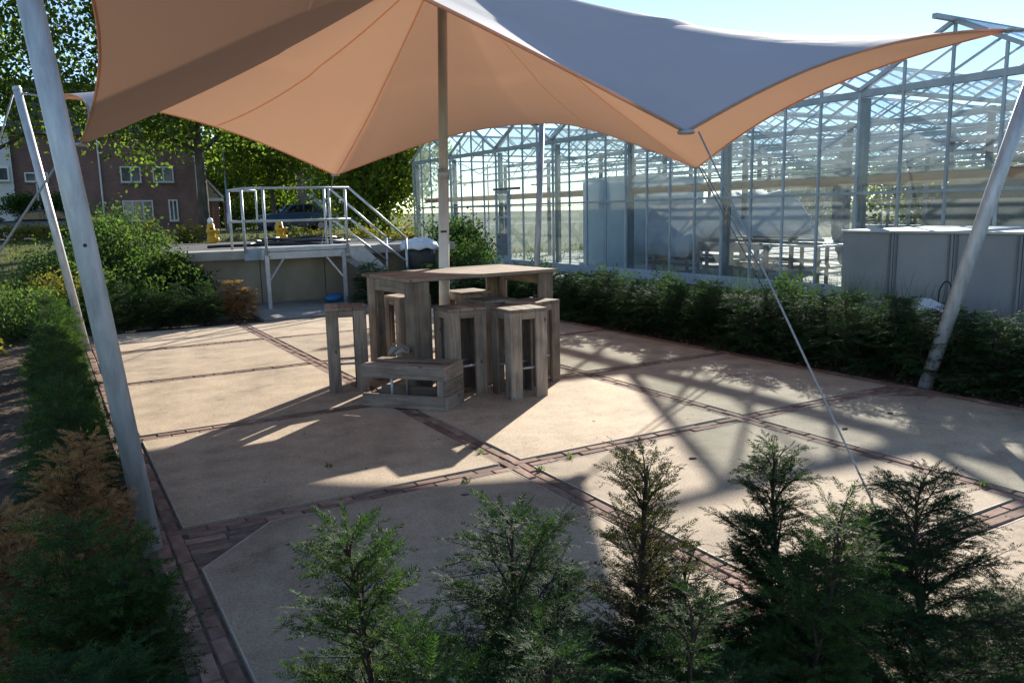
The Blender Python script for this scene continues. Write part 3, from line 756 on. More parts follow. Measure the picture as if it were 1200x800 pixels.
for k in range(NB):
    ya = Y0 + k * BAY; ym = ya + BAY / 2
    W(MB().box((XG - .55, ym - .035, ZT - .03), (XE, ym + .035, ZT + .04)), 'ridge', 'gh_frame')
    for sgn in (0, 1):
        yb = ya + sgn * BAY
        for i in range(0, 17):
            x = XG + i * 1.6
            if x > XE: break
            W(MB().bar((x, yb + (.09 if sgn == 0 else -.09), ZE + .11), (x, ym + (-.03 if sgn == 0 else .03), ZT), .032, .04), 'roof_bar', 'gh_frame') if i < 7 else None
        bb = MB()
        for i in range(14, 33):
            x = XG + i * .8; bb.bar((x, yb + (.09 if sgn == 0 else -.09), ZE + .11), (x, ym + (-.03 if sgn == 0 else .03), ZT), .03, .035)
        W(bb, 'far_roof_bars', 'gh_frame')
        bb = MB()
        for i in range(0, 7):
            x = XG + .8 + i * 1.6; bb.bar((x, yb + (.09 if sgn == 0 else -.09), ZE + .11), (x, ym + (-.03 if sgn == 0 else .03), ZT), .026, .034)
        W(bb, 'thin_roof_bars', 'gh_frame')
    for i in range(4):
        y = ya + i * BAY / 4
        zt = ZE + (ZT - ZE) * (1 - abs((y - ym) / (BAY / 2))) * .98
        if i: W(MB().box((XG - .022, y - .02, ZB), (XG + .022, y + .02, zt)), 'mullion', 'gh_frame')
        else: W(MB().box((XG - .024, y - .026, ZB), (XG + .024, y + .026, ZE + .05)), 'mullion', 'gh_frame')
        y1 = y + BAY / 4
        door = (k == 5 and i == 3)
        for (za, zb) in ((ZB, ZR - .025), (ZR + .025, ZE - .055)):
            if door and za == ZB: continue
            W(MB().box((XG - .004, y + .021, za), (XG + .004, y1 - .021, zb)), 'pane', 'gh_glass')
        z2 = ZE + (ZT - ZE) * (1 - abs((y1 - ym) / (BAY / 2))) * .98
        q = MB(); q.quadmesh([(XG - .003, y + .022, ZE + .056), (XG - .003, y1 - .022, ZE + .056), (XG - .003, y1 - .022, max(z2 - .03, ZE + .06)), (XG - .003, y + .022, max(zt - .03, ZE + .06)),
                              (XG + .003, y + .022, ZE + .056), (XG + .003, y1 - .022, ZE + .056), (XG + .003, y1 - .022, max(z2 - .03, ZE + .06)), (XG + .003, y + .022, max(zt - .03, ZE + .06))],
                             [(0, 1, 2, 3), (7, 6, 5, 4), (0, 4, 5, 1), (1, 5, 6, 2), (2, 6, 7, 3), (3, 7, 4, 0)])
        W(q, 'pane', 'gh_glass')
    for sgn in (0, 1):                 # gable rafters and roof glass
        yb = ya + sgn * BAY
        W(MB().bar((XG - .03, yb, ZE + .06), (XG - .03, ym, ZT - .01), .07, .06), 'gable_rafter', 'gh_frame')
        for i in range(0, 4):
            xa, xb = XG + i * 6.5 + .02, XG + (i + 1) * 6.5 - .02
            q = MB(); e = .09 if sgn == 0 else -.09
            q.quadmesh([(xa, yb + e, ZE + .135), (xb, yb + e, ZE + .135), (xb, ym, ZT + .045), (xa, ym, ZT + .045)], [(0, 1, 2, 3)])
            W(q, 'roof_pane', 'gh_glass')
# interior rows
for r_ in range(1, 7):
    x = XG + r_ * 4.0
    tr_ = MB()
    tr_.tube([(x, Y0, 3.36), (x, YE, 3.36)], .04, 6); tr_.tube([(x, Y0, 2.9), (x, YE, 2.9)], .035, 6)
    nseg = int((YE - Y0) / .53)
    for i in range(nseg):
        y = Y0 + i * .53; a_, b_ = (2.9, 3.36) if i % 2 else (3.36, 2.9)
        tr_.bar((x, y, a_), (x, y + .53, b_), .02, .02)
    W(tr_, 'truss', 'gh_frame')
    for k in range(NB + 1):
        y = Y0 + k * BAY
        W(MB().box((x - .05, y - .05, 0), (x + .05, y + .05, ZE)), 'inner_post', 'gh_post')
for k, (x, z) in enumerate(((XG + 2.0, 3.2), (XG + 3.0, 3.05), (XG + 6, 3.25), (XG + 10, 3.2), (XG + 14, 3.2))):
    W(MB().tube([(x, Y0, z), (x, YE, z)], .03, 6), 'heating_pipe', 'gh_frame')
for r_ in range(6):
    for k in range(NB):
        y = Y0 + (k + .5) * BAY; x = XG + 2 + r_ * 4.0
        W(MB().tube([(x, y - BAY / 2, 3.5), (x, y, 3.0), (x, y + BAY / 2, 3.5)], .018, 5), 'tie_rod', 'gh_frame')
for k in range(6):
    x = XG + 1.2 + k * 4.0
    W(MB().box((x, Y0, 2.64), (x + .14, YE, 2.70)), 'folded_screen', 'white_trim')
W(MB().tube([(XG + .55, Y0, 2.03), (XG + .55, YE, 2.09)], .085, 12), 'rolled_screen', 'rust_pipe', smooth=True)
W(MB().box((XG + .53, Y0, 2.125), (XG + .57, YE, 2.155)), 'screen_rail', 'gh_post')
# end wall at the far left and back wall
for (fx, k) in ((0, 0),):
    for i in range(0, 17):
        x = XG + i * 1.6
        W(MB().box((x - .02, YE - .02, ZB), (x + .02, YE + .02, ZE)), 'mullion', 'gh_frame')
    for i in range(16):
        x = XG + i * 1.6
        W(MB().box((x + .021, YE - .004, ZB), (x + 1.579, YE + .004, ZR - .02)), 'pane', 'gh_glass')
        W(MB().box((x + .021, YE - .004, ZR + .02), (x + 1.579, YE + .004, ZE)), 'pane', 'gh_glass')
    W(MB().box((XG, YE - .025, ZR - .019), (XE, YE + .025, ZR + .019)), 'rail', 'gh_frame')
bw = MB()
for i in range(int((YE - Y0) / .8)): bw.box((XE - .02, Y0 + i * .8 - .02, ZB), (XE + .02, Y0 + i * .8 + .02, ZE))
bw.box((XE - .025, Y0, ZR - .03), (XE + .025, YE, ZR + .03)); bw.box((XE - .025, Y0, ZE - .05), (XE + .025, YE, ZE + .05)); bw.box((XE - .05, Y0, 0), (XE + .05, YE, .5))
W(bw, 'back_wall', 'gh_frame')
# door
ya = Y0 + 5 * BAY + 3 * BAY / 4
dr = MB(); y1 = ya + BAY / 4
for (lo, hi) in (((ya + .0, ZB), (ya + .07, 2.25)), ((y1 - .07, ZB), (y1, 2.25)), ((ya + .07, 2.16), (y1 - .07, 2.25)), ((ya + .07, ZB), (y1 - .07, .3)), ((ya + .07, 1.42), (y1 - .07, 1.47))):
    dr.box((XG - .06, lo[0], lo[1]), (XG - .025, hi[0], hi[1]))
do = W(dr, 'door', 'gh_frame')
for (za, zb, mt_, nm) in ((.3, .95, 'panel_rib', 'door_panel'), (.95, 1.42, 'gh_glass', 'door_pane'), (1.47, 2.16, 'gh_glass', 'door_pane')):
    q = MB().box((XG - .05, ya + .071, za + .001), (XG - .035, y1 - .071, zb - .001)); me = q.mesh(nm, mt_); me.transform(Matrix.Translation((-XG, -Y0, 0))); link(nm, me, do)
q = MB().box((XG - .10, ya - .7, 2.26), (XG - .03, y1 + .05, 2.33)); W(q, 'door_track', 'gh_post')
# things inside the greenhouse
ra, rb_ = atX(735, 250, XG + .35).y, atX(683, 250, XG + .35).y
room = thing('panel_room', 'blue grey panelled cabin inside the greenhouse near the middle', 'cabin', (XG + 1.6, (ra + rb_) / 2, 0))
hw = (rb_ - ra) / 2
for k in range(2):
    MB().box((-1.25, -hw + k * hw + .01, 0), (-1.2, -hw + (k + 1) * hw - .01, 2.35)).build('panel', 'room_panel', room)
MB().box((-1.195, -hw, 0), (1.3, -hw + .05, 2.34)).build('side_wall', 'room_panel', room)
MB().box((-1.195, hw - .05, 0), (1.3, hw, 2.34)).build('side_wall', 'room_panel', room)
MB().box((-1.26, -hw - .02, 2.355), (1.3, hw + .02, 2.42)).build('roof', 'gh_frame', room)
def bench(name, x, ya, yb, label, top):
    t_ = thing(name, label, 'bench', (x, (ya + yb) / 2, 0), group='greenhouse benches'); L = (yb - ya) / 2
    for k in range(4): MB().box((-.6 + k * .3 + .005, -L, .80), (-.6 + (k + 1) * .3 - .005, L, .84)).build('top_board', top, t_)
    for sx in (-1, 1):
        for sy in (-1, 0, 1): MB().box((sx * .55 - .03, sy * (L - .1) - .03, 0), (sx * .55 + .03, sy * (L - .1) + .03, .795)).build('leg', 'wood_z', t_)
    for z in (.25, .5): MB().box((-.6, -L, z), (-.57, L, z + .07)).build('side_slat', 'wood_y', t_)
    MB().box((-.5, -L + .1, .36), (.5, L - .1, .40)).build('shelf', 'wood_y', t_)
    return t_
y_a, y_b = atX(985, 300, XG + 1.5).y, atX(915, 300, XG + 1.5).y
bench('bench', XG + 1.5, y_a, y_b, 'wooden potting bench in the greenhouse next to the container', 'white_trim')
y_c = atX(845, 300, XG + 1.5).y
bench('bench', XG + 1.5, y_b + .1, y_c, 'wooden potting bench in the greenhouse with boards stacked on it', 'wood_y')
bench('bench', XG + 1.5, y_c + .1, y_c + 3.4, 'wooden bench under the plastic sheet in the greenhouse', 'wood_y')
rr_ = random.Random(9)
bys = sorted(y_a + rr_.uniform(.2, 2.4) for _ in range(7))
for k in range(7):
    y = bys[k]; x = XG + 1.5 + rr_.uniform(-.45, .3)
    tag(MB().box((x, y, .842 + .05 * (k % 3)), (x + .12, y + rr_.uniform(.8, 1.6), .885 + .05 * (k % 3))).build('loose_board', 'wood_y'), f'loose board on the potting bench in the greenhouse, {ORD[k]} from the right', 'board', 'boards on the potting bench')
def drape(name, x, ya, yb, wx, hgt_, label, mat, seed, low=.0):
    rr = random.Random(seed); n1, n2 = 26, 26; vs = []; fs = []
    ph = [rr.uniform(0, 6) for _ in range(8)]
    for i in range(n1 + 1):
        for j in range(n2 + 1):
            u, v = i / n1, j / n2
            prof = math.sin(math.pi * u) ** .55
            end = min(1, min(v, 1 - v) / .12) ** .6
            z = low + (hgt_ - low) * prof * (.25 + .75 * end)
            f = .06 * math.sin(14 * v + ph[0] + 3 * u) + .05 * math.sin(23 * v + ph[1] - 4 * u) + .04 * math.sin(9 * u + 17 * v + ph[2])
            vs.append((x + (u - .5) * wx * (1 + .1 * math.sin(7 * v + ph[3])) + f * .6, ya + (yb - ya) * v + f * .5, max(low, z + f * prof)))
    for i in range(n1):
        for j in range(n2):
            a_ = i * (n2 + 1) + j; fs.append((a_, a_ + 1, a_ + n2 + 2, a_ + n2 + 1))
    b = MB(); b.quadmesh(vs, fs)
    o = b.build(name, mat, smooth=True)
    sm_ = o.modifiers.new('thickness', 'SOLIDIFY'); sm_.thickness = .006
    return tag(o, label, 'cover')
yd0, yd1 = atX(845, 270, XG + 1.6).y, atX(765, 270, XG + 1.6).y
drape('plastic_sheet', XG + 1.6, yd0, yd1, 2.0, 1.75, 'bluish plastic sheet draped over a bench in the greenhouse', 'plastic_sheet', 4, .5)
yd0, yd1 = atX(935, 270, XG + 5).y, atX(830, 270, XG + 5).y
drape('plastic_tunnel', XG + 5, yd0, yd1, 2.6, 2.0, 'long pale plastic tunnel farther back in the greenhouse', 'plastic_sheet', 8, .5)
yd0, yd1 = atX(1230, 250, XG + 3.2).y, atX(1110, 250, XG + 3.2).y
drape('tarp_heap', XG + 3.2, yd0, yd1, 3.0, 2.15, 'dark tarpaulin heap inside the greenhouse behind the container', 'dark_tarp', 11, .0)

# ------------------------------------------------------------------ grey container behind the hedge
cy0, cy1 = 2.6, 6.98; cx0, cx1 = 9.2, 11.3; cz = 1.30
ct = thing('storage_container', 'low grey panelled storage container standing behind the right hedge', 'container', (cx0, cy1, 0))
def Cb(lo, hi, name, mat, bevel=.004):
    b = MB().box(lo, hi); me = b.mesh(name, mat, bevel=bevel); me.transform(Matrix.Translation((-cx0, -cy1, 0))); return link(name, me, ct)
seams = [cy1, 6.235, 5.47, 4.70, 3.93, 3.16, cy0]
for k in range(len(seams) - 1):
    Cb((cx0, seams[k + 1] + .005, .05), (cx0 + .05, seams[k] - .005, cz - .03), 'panel', 'grey_panel')
    if k: 
        for dy in (-.045, .045): Cb((cx0 - .018, seams[k] + dy - .011, .06), (cx0 - .001, seams[k] + dy + .011, cz - .04), 'channel', 'panel_rib', 0)
Cb((cx0 + .051, cy1 - .055, .05), (cx1, cy1 - .005, cz - .03), 'end_panel', 'grey_panel')
Cb((cx0 + .051, cy0 + .005, .05), (cx1, cy0 + .055, cz - .03), 'end_panel', 'grey_panel')
Cb((cx1, cy0 + .005, .05), (cx1 + .05, cy1 - .005, cz - .03), 'back_panel', 'grey_panel')
Cb((cx0 - .03, cy0 - .02, cz - .028), (cx1 + .08, cy1 + .02, cz), 'lid', 'white_trim')
Cb((cx0 + .01, cy0, -.02), (cx1, cy1, .048), 'plinth', 'panel_rib', 0)

# white bag and hoop in the weeds
bp_ = atX(1082, 372, 8.1)
b = MB(); rr_ = random.Random(2)
prof = [(.02, 0), (.2, .0), (.24, .07), (.22, .15), (.13, .2), (.02, .215)]
b.lathe(prof, 18); bm_ = b.mesh('white_bag', 'white_bag', True)
for v in bm_.vertices: v.co.x *= .8 + .1 * math.sin(v.co.y * 20); v.co.y *= 1.5; v.co.z *= 1 + .2 * math.sin(v.co.x * 13 + v.co.y * 9)
o = link('white_bag', bm_, None, (8.1, bp_.y, 0.38)); tag(o, 'white plastic bag lying in the weeds before the container', 'bag')
b = MB().box((7.8, bp_.y - .5, -.02), (8.4, bp_.y + .5, .375)); tag(b.build('pallet_crate', 'wood_y', bevel=.01), 'low wooden crate under the white bag behind the hedge', 'crate')
hp = atX(1108, 353, 8.0)
b = MB(); b.tube([(0, -.10 + .2 * k / 10, .62 + .16 * math.sin(math.pi * k / 10)) if 0 < k < 10 else (0, -.10 + .2 * k / 10, -.02) for k in range(11)], .008, 6)
o = b.build('wire_hoop', 'black_rubber', smooth=True); o.location = (8.55, atX(1108, 353, 8.55).y, 0); tag(o, 'small dark wire hoop sticking up behind the hedge', 'hoop')

# ------------------------------------------------------------------ concrete tank with steel platform and steps
tk = thing('concrete_tank', 'low concrete tank with grey flat roof beyond the terrace', 'tank', (2.25, 15.5, 0))
def Tb(lo, hi, name, mat, par=tk, bevel=.008):
    b = MB().box(lo, hi); me = b.mesh(name, mat, bevel=bevel); me.transform(Matrix.Translation((-2.25, -15.5, 0))); return link(name, me, par)
for k in range(4):
    Tb((2.28 + k * 1.25, 15.5, -.1), (2.28 + (k + 1) * 1.25 - .012, 15.62, .86), 'wall_panel', 'tank_concrete')
Tb((2.28, 15.63, -.1), (2.4, 20.5, .86), 'side_wall', 'tank_concrete')
Tb((7.16, 15.63, -.1), (7.28, 20.5, .86), 'side_wall', 'tank_concrete')
Tb((2.4, 20.4, -.1), (7.16, 20.5, .86), 'back_wall', 'tank_concrete')
Tb((2.02, 15.18, .862), (7.5, 15.9, 1.03), 'edge_slab', 'concrete', bevel=.015)
Tb((2.02, 15.905, .862), (7.5, 20.9, 1.02), 'roof_slab', 'asphalt', bevel=.01)
pf = thing('steel_platform', 'galvanised steel platform with railings and steps in front of the tank', 'platform', (3.1, 14.4, 0))
def Pp(b, name, mat='galv_plate', par=pf, smooth=False, bevel=0):
    me = b.mesh(name, mat, smooth, bevel); me.transform(Matrix.Translation((-3.1, -14.4, 0))); return link(name, me, par)
DX0, DX1, DY0, DY1, DZ = 3.36, 4.90, 14.36, 15.15, 1.09
Pp(MB().box((DX0, DY0, .885), (DX1, DY0 + .05, DZ - .075)), 'front_beam', bevel=.005)
Pp(MB().box((DX0 + .0, DY0 - .012, DZ - .07), (DX1 + .0, DY0 + .05, DZ + .0)), 'kick_board', bevel=.004)
Pp(MB().box((DX0 - .28, DY0 + .30, .87), (DX0 - .006, DY0 + .34, DZ - .01)), 'end_plate', 'shed_blue')
Pp(MB().box((DX0 - .05, DY0 + .0, .885), (DX0 - .003, DY1, DZ - .03)), 'side_beam')
Pp(MB().box((DX1 + .003, DY0, .885), (DX1 + .04, DY1, DZ - .03)), 'side_beam')
Pp(MB().box((DX0 + .005, DY0 + .055, DZ - .04), (DX1 - .005, DY1, DZ - .004)), 'deck')
for x in (DX0 + .02, DX1 - .12):
    Pp(MB().box((x - .035, DY0 - .07, .012), (x + .035, DY0 - .014, .96)), 'leg', bevel=.004)
    Pp(MB().box((x - .10, DY0 - .11, .0125), (x + .10, DY0 + .03, .02)), 'foot_plate')
    sg = 1 if x < 4 else -1
    Pp(MB().bar((x + sg * .03, DY0 - .03, .52), (x + sg * .30, DY0 + .02, .885), .03, .03), 'brace')
    for z in (.93, 1.02): Pp(MB().tube([(x + .055, DY0 - .02, z), (x + .055, DY0 - .005, z)], .012, 8), 'bolt', 'rust_spot')
RZ, MZ = 2.13, 1.56
posts = [(DX0 - .27, DY0 + .28), (DX0 + .03, DY0 - .02), (DX1 - .22, DY0 + .62), (DX1 - .03, DY0 - .02), (DX0 - .27, DY1 + .6), (DX1 - .08, DY1 - .02)]
for k, (x, y) in enumerate(posts):
    Pp(MB().tube([(x, y, .95 if k in (1, 3) else 1.0), (x, y, RZ)], .024, 12), 'railing_post', 'galv', smooth=True)
def rl(a, b_, nm='hand_rail'): Pp(MB().tube([a, b_], .022, 12), nm, 'galv', smooth=True)
rl((posts[0][0], posts[0][1], RZ), (posts[1][0], posts[1][1], RZ)); rl((posts[1][0], posts[1][1], RZ), (posts[3][0] + .08, posts[3][1], RZ))
rl((posts[0][0], posts[0][1], MZ), (posts[1][0], posts[1][1], MZ), 'mid_rail'); rl((posts[1][0], posts[1][1], MZ), (posts[3][0] + .08, posts[3][1], MZ), 'mid_rail')
rl((posts[0][0], posts[0][1], RZ), (posts[4][0], posts[4][1], RZ)); rl((posts[0][0], posts[0][1], MZ), (posts[4][0], posts[4][1], MZ), 'mid_rail')
# gate frame at the back left and ladder-like end
Pp(MB().tube([(posts[4][0] + .5, posts[4][1], 1.55), (posts[4][0] + .5, posts[4][1], RZ)], .018, 10), 'railing_post', 'galv', smooth=True)
rl((posts[4][0], posts[4][1], RZ), (posts[4][0] + .5, posts[4][1], RZ)); rl((posts[4][0], posts[4][1], 1.55), (posts[4][0] + .5, posts[4][1], 1.55), 'mid_rail')
# steps going down to the right
SX0, SX1 = DX1 + .04, DX1 + 1.22
for y in (DY0 - .0, DY1 - .05):
    q = MB(); q.extrude_y([(SX0, DZ - .02), (SX0 + .22, DZ - .02), (SX1 + .12, .06), (SX1 - .12, .06), (SX0, .86)], y, y + .04); Pp(q, 'stringer')
for k in range(4):
    x = SX0 + .12 + k * .27; z = DZ - .22 * (k + 1)
    Pp(MB().box((x, DY0 + .045, z - .03), (x + .26, DY1 - .055, z)), 'tread')
for y, dx in ((DY0 - .02, 0), (DY1 + .02, -.08)):
    a_ = (DX1 + .05 + dx, y, RZ); b_ = (SX1 - .08 + dx, y, RZ - .96)
    rl(a_, b_, 'stair_rail')
    a2 = (DX1 + .05 + dx, y, MZ); b2 = (SX1 - .08 + dx, y, MZ - .96 + .12); rl(a2, b2, 'stair_mid_rail')
    Pp(MB().tube([(b_[0], y, .02), b_], .024, 12), 'newel_post', 'galv', smooth=True)
# hose coil on the tank roof
hz = thing('hose_coil', 'coil of black hose lying on the tank roof behind the railing', 'hose', (4.9, 17.6, 1.022))
for k in range(5):
    rr_ = random.Random(k); r0 = .95 - .13 * k; pts = [(r0 * 1.15 * math.cos(a_ * .2 + k), r0 * .8 * math.sin(a_ * .2 + k), .03 + .045 * (k % 3) + .02 * math.sin(a_ * .7 + k)) for a_ in range(33)]
    MB().tube(pts, .032, 8).build('hose_loop', 'black_rubber', hz, smooth=True)
hz2 = MB().tube([(2.9, 17.2, 1.05), (3.3, 17.5, 1.05), (3.8, 17.3, 1.05), (4.3, 17.6, 1.06)], .03, 8).build('hose', 'black_rubber', smooth=True)
tag(hz2, 'loose end of black hose on the tank roof left of the coil', 'hose')
# yellow standpipes on the back edge of the roof
def standpipe(px, py, label):
    p_ = G(px, py, 1.02)
    s_ = 20.6 / p_.y; p_ = Vector((p_.x * s_, p_.y * s_, 1.02)) if p_.y > 20.6 else p_
    t_ = thing('hydrant', label, 'hydrant', p_, group='yellow hydrants')
    MB().lathe([(.17, 0), (.17, .05), (.13, .07), (.12, .30), (.15, .33), (.15, .40), (.12, .44), (.11, .56), (.06, .62)], 16).build('barrel', 'yellow_paint', t_, smooth=True)
    MB().tube([(.10, -.03, .36), (.24, -.06, .36)], .06, 12).build('outlet', 'yellow_paint', t_, smooth=True)
    MB().tube([(.08, -.05, .12), (.2, -.1, .1)], .07, 12).build('outlet', 'yellow_paint', t_, smooth=True)
    MB().box((-.05, -.135, .36), (.05, -.112, .47)).build('plate', 'black_rubber', t_)
    t_.scale = (.78, .78, .8)
    return t_
s1 = standpipe(248, 281, 'yellow hydrant with white cap on the tank roof, left one')
MB().lathe([(.07, .6), (.09, .64), (.08, .72), (.03, .77)], 12).build('cap', 'white_paint', s1, smooth=True)
s2 = standpipe(328, 276, 'yellow hydrant without a cap behind the platform railing')
b = MB(); b.lathe([(.05, 0), (.14, .03), (.16, .1), (.11, .17), (.03, .2)], 14); o = b.build('blue_bag', 'blue_plastic', smooth=True); o.scale = (1.2, .8, .8); o.location = (4.68, 14.75, .012)
tag(o, 'small blue plastic bag under the steel platform', 'bag')
# dark bin with a grey sheet at the foot of the steps
bn = thing('covered_bin', 'dark bin covered with a grey plastic sheet beside the steps', 'bin', (atY(492, 300, 14.9).x, 14.9, 0)); bn.scale = (.72, .72, .98)
b = MB(); b.lathe([(.36, 0), (.42, .5), (.45, .8), (.40, .98), (.2, 1.06)], 14); bm_ = b.mesh('body', 'black_rubber', True); link('body', bm_, bn)
b = MB(); b.lathe([(.5, .96), (.46, 1.03), (.38, 1.1), (.2, 1.15), (.04, 1.16)], 16); bm_ = b.mesh('sheet', 'white_bag', True)
for v in bm_.vertices: v.co.z += .03 * math.sin(v.co.x * 17 + v.co.y * 11); v.co.x *= 1.15
link('sheet', bm_, bn)

# ------------------------------------------------------------------ vegetation generators
def rot_from_dirs(d, side):
    """d,side (n,3) -> (n,3,3) with columns d, s, u"""
    d = d / np.linalg.norm(d, axis=1, keepdims=True)
    s = side - d * np.sum(side * d, axis=1, keepdims=True); s /= np.linalg.norm(s, axis=1, keepdims=True) + 1e-9
    u = np.cross(d, s); return np.stack((d, s, u), axis=2)
def twig_template(L, nl, nw, step, rg_):
    vs = []
    n_ = max(3, int(L / step))
    for k in range(n_):
        x = L * (k + .5) / n_; taper = .75 + .4 * math.sin(math.pi * min(1, (k + 1) / n_) ** .8) * .6
        zc = -.12 * (x / L) ** 2 * L
        for sg in (-1, 1):
            ang = R_(58 + rg_.uniform(-14, 14)) * (1 - .35 * k / n_); l_ = nl * taper * rg_.uniform(.8, 1.15)
            el = rg_.uniform(-.15, .45)
            d = np.array([math.cos(ang), sg * math.sin(ang) * math.cos(el), math.sin(ang) * math.sin(el)])
            b_ = np.array([x, 0, zc]); pr_ = np.cross(d, [0, 0, 1]); pr_ /= np.linalg.norm(pr_); pr_ = pr_ + np.array([0, 0, rg_.uniform(-.5, .5)]); pr_ /= np.linalg.norm(pr_)
            vs += [b_ + d * l_ * .1 + pr_ * nw * .62, b_ + d * l_ + np.array([0, 0, -l_ * .08]), b_ + d * l_ * .1 - pr_ * nw * .62]
    d = np.array([1, 0, -.1]); b_ = np.array([L, 0, -.12 * L])
    vs += [b_ + [0, nw * .62, 0], b_ + d * nl * .8, b_ - [0, nw * .62, 0]]
    return np.array(vs)
def yew(h, Rb, nb, seed, nl=.0115, nw=.0021, step=.0038, tw=.0135, sec=.027, lens=(.016, .025, .037), lean=(0, 0), bare=.0, lo=.04, power=.8, up=1.0, multi=1, secl=.42):
    """leader -> branches -> side shoots -> needled twigs"""
    rg_ = np.random.default_rng(seed)
    temps = [twig_template(L, nl, nw, step, rg_) for L in lens]
    stem = MB(); P, D, S, K, SCL = [], [], [], [], []
    UPV = np.array([0, 0, 1.])
    def add(p, d, k, sc):
        P.append(p); D.append(d); sd_ = np.cross(UPV, d); S.append(sd_ + rg_.normal(0, .45, 3) * (np.linalg.norm(sd_) + .1)); K.append(k); SCL.append(sc)
    leaders = [(0., 0., h)]
    for m_ in range(1, multi):
        a_ = rg_.uniform(0, 6.28); leaders.append((math.cos(a_) * Rb * .55, math.sin(a_) * Rb * .55, h * rg_.uniform(.68, .93)))
    for li, (lx, ly, lh) in enumerate(leaders):
        ph = rg_.uniform(0, 6)
        def trunk(t): return np.array([lx * min(1, t * 1.8) + lean[0] * t * t + .022 * math.sin(7 * t + ph), ly * min(1, t * 1.8) + lean[1] * t * t + .022 * math.cos(6 * t + ph * 2), lh * t])
        r0 = .005 + .009 * lh
        stem.tube([trunk(t / 10) for t in range(11)], [r0 * (1 - .85 * t / 10) for t in range(11)], 6)
        nbl = nb if li == 0 else int(nb * .62)
        Rl = Rb if li == 0 else Rb * .72
        for b in range(nbl):
            t = min(.975, lo + (1 - lo) * ((b + rg_.uniform(0, .9)) / nbl))
            a_ = b * 2.399 + rg_.uniform(-.7, .7)
            L = (Rl * (1 - t) ** power + .055) * rg_.choice([.55, .8, 1., 1.1, 1.3], p=[.15, .25, .3, .2, .1])
            el = up + .25 * t + rg_.uniform(-.3, .25)
            p0 = trunk(t); hd = np.array([math.cos(a_), math.sin(a_), 0.]); bend = rg_.uniform(-.35, .35); sdv = np.array([-hd[1], hd[0], 0])
            dr = rg_.uniform(.2, .55); pts = []
            for q in range(7):
                s = q / 6
                pts.append(p0 + hd * L * s * math.cos(el) + sdv * bend * L * s * s * .5 + UPV * (L * s * math.sin(el) - dr * L * s * s))
            stem.tube(pts, [max(.0011, (.0025 + .006 * L) * (1 - .8 * q / 6)) for q in range(7)], 4, cap=False)
            ns = max(2, int(L / sec))
            for q in range(ns):
                s = .10 + .9 * (q + rg_.uniform(.1, .9)) / ns
                f_ = min(5.999, s * 6); i_ = int(f_); p = pts[i_] + (pts[i_ + 1] - pts[i_]) * (f_ - i_)
                tg = pts[i_ + 1] - pts[i_]; tg = tg / (np.linalg.norm(tg) + 1e-9)
                sd_ = np.cross(tg, UPV); sd_ /= np.linalg.norm(sd_) + 1e-9
                for sg in (-1, 1):
                    if rg_.uniform() < bare: continue
                    an_ = rg_.uniform(.6, 1.1)
                    d = tg * math.cos(an_) + sd_ * sg * math.sin(an_) + UPV * rg_.uniform(-.3, .35); d /= np.linalg.norm(d)
                    l2 = max(.025, (secl * L * (1.05 - .75 * s) + .02) * rg_.uniform(.6, 1.3))
                    e_ = p + d * l2 - UPV * l2 * .18
                    if l2 > .06: stem.tube([p, e_], [.0016, .0009], 3, cap=False)
                    nt_ = max(1, int(l2 / tw)); s2 = np.cross(d, UPV); s2 /= np.linalg.norm(s2) + 1e-9
                    for r_ in range(nt_):
                        u = (r_ + rg_.uniform(.2, .8)) / nt_; pp = p + d * l2 * u - UPV * l2 * .18 * u * u
                        for g2 in (-1, 1):
                            if rg_.uniform() < .18 + bare: continue
                            an2 = rg_.uniform(.5, 1.0)
                            add(pp, d * math.cos(an2) + s2 * g2 * math.sin(an2) + UPV * rg_.uniform(-.35, .3), rg_.integers(0, 2), rg_.uniform(.75, 1.2) * (1.1 - .3 * u))
                    add(e_, d - UPV * .15, 1 + (rg_.uniform() < .4), rg_.uniform(.8, 1.2))
            tg = pts[-1] - pts[-2]; add(pts[-1], tg, len(temps) - 1, rg_.uniform(.9, 1.3))
            add(pts[-2], tg, len(temps) - 1, rg_.uniform(.9, 1.2))
        for q in range(9):
            a_ = q * 2.4; add(trunk(1 - .02 * q), np.array([math.cos(a_) * .55, math.sin(a_) * .55, 1.]), 0 if q < 5 else 1, 1.)
    P, D, S, K, SCL = map(np.array, (P, D, S, K, SCL))
    M = rot_from_dirs(D, S); out = []
    for k_, T in enumerate(temps):
        ix = np.where(K == k_)[0]
        if not len(ix): continue
        v = np.einsum('nij,kj->nki', M[ix], T) * SCL[ix][:, None, None] + P[ix][:, None, :]
        out.append(v.reshape(-1, 3))
    return np.concatenate(out), stem
def place_yew(name, label, cat, loc, mat, V, stem, group=None, rz=0, sc=1.0):
    t_ = thing(name, label, cat, loc, rz, group)
    t_.scale = (sc, sc, sc)
    link('foliage', np_mesh('foliage', V, 3, mat), t_)
    stem.build('stem', 'yew_bark', t_, smooth=True)
    return t_
def leaf_cloud(centers, nleaf, spread, size, rg_, aspect=.62, droop=.3, flat=.0):
    n_ = len(centers) * nleaf
    c = np.repeat(np.asarray(centers), nleaf, axis=0) + rg_.normal(0, 1, (n_, 3)) * np.asarray(spread)
    d = rg_.normal(0, 1, (n_, 3)); d[:, 2] -= droop; s = rg_.normal(0, 1, (n_, 3))
    if flat: d[:, 2] *= (1 - flat); s[:, 2] *= (1 - flat)
    M = rot_from_dirs(d, s); sz = size * rg_.uniform(.6, 1.25, n_)
    T = np.array([[-.5, 0, 0], [-.1, .5 * aspect, .04], [.5, 0, -.06], [-.1, -.5 * aspect, .04]])
    return (np.einsum('nij,kj->nki', M, T) * sz[:, None, None] + c[:, None, :]).reshape(-1, 3)
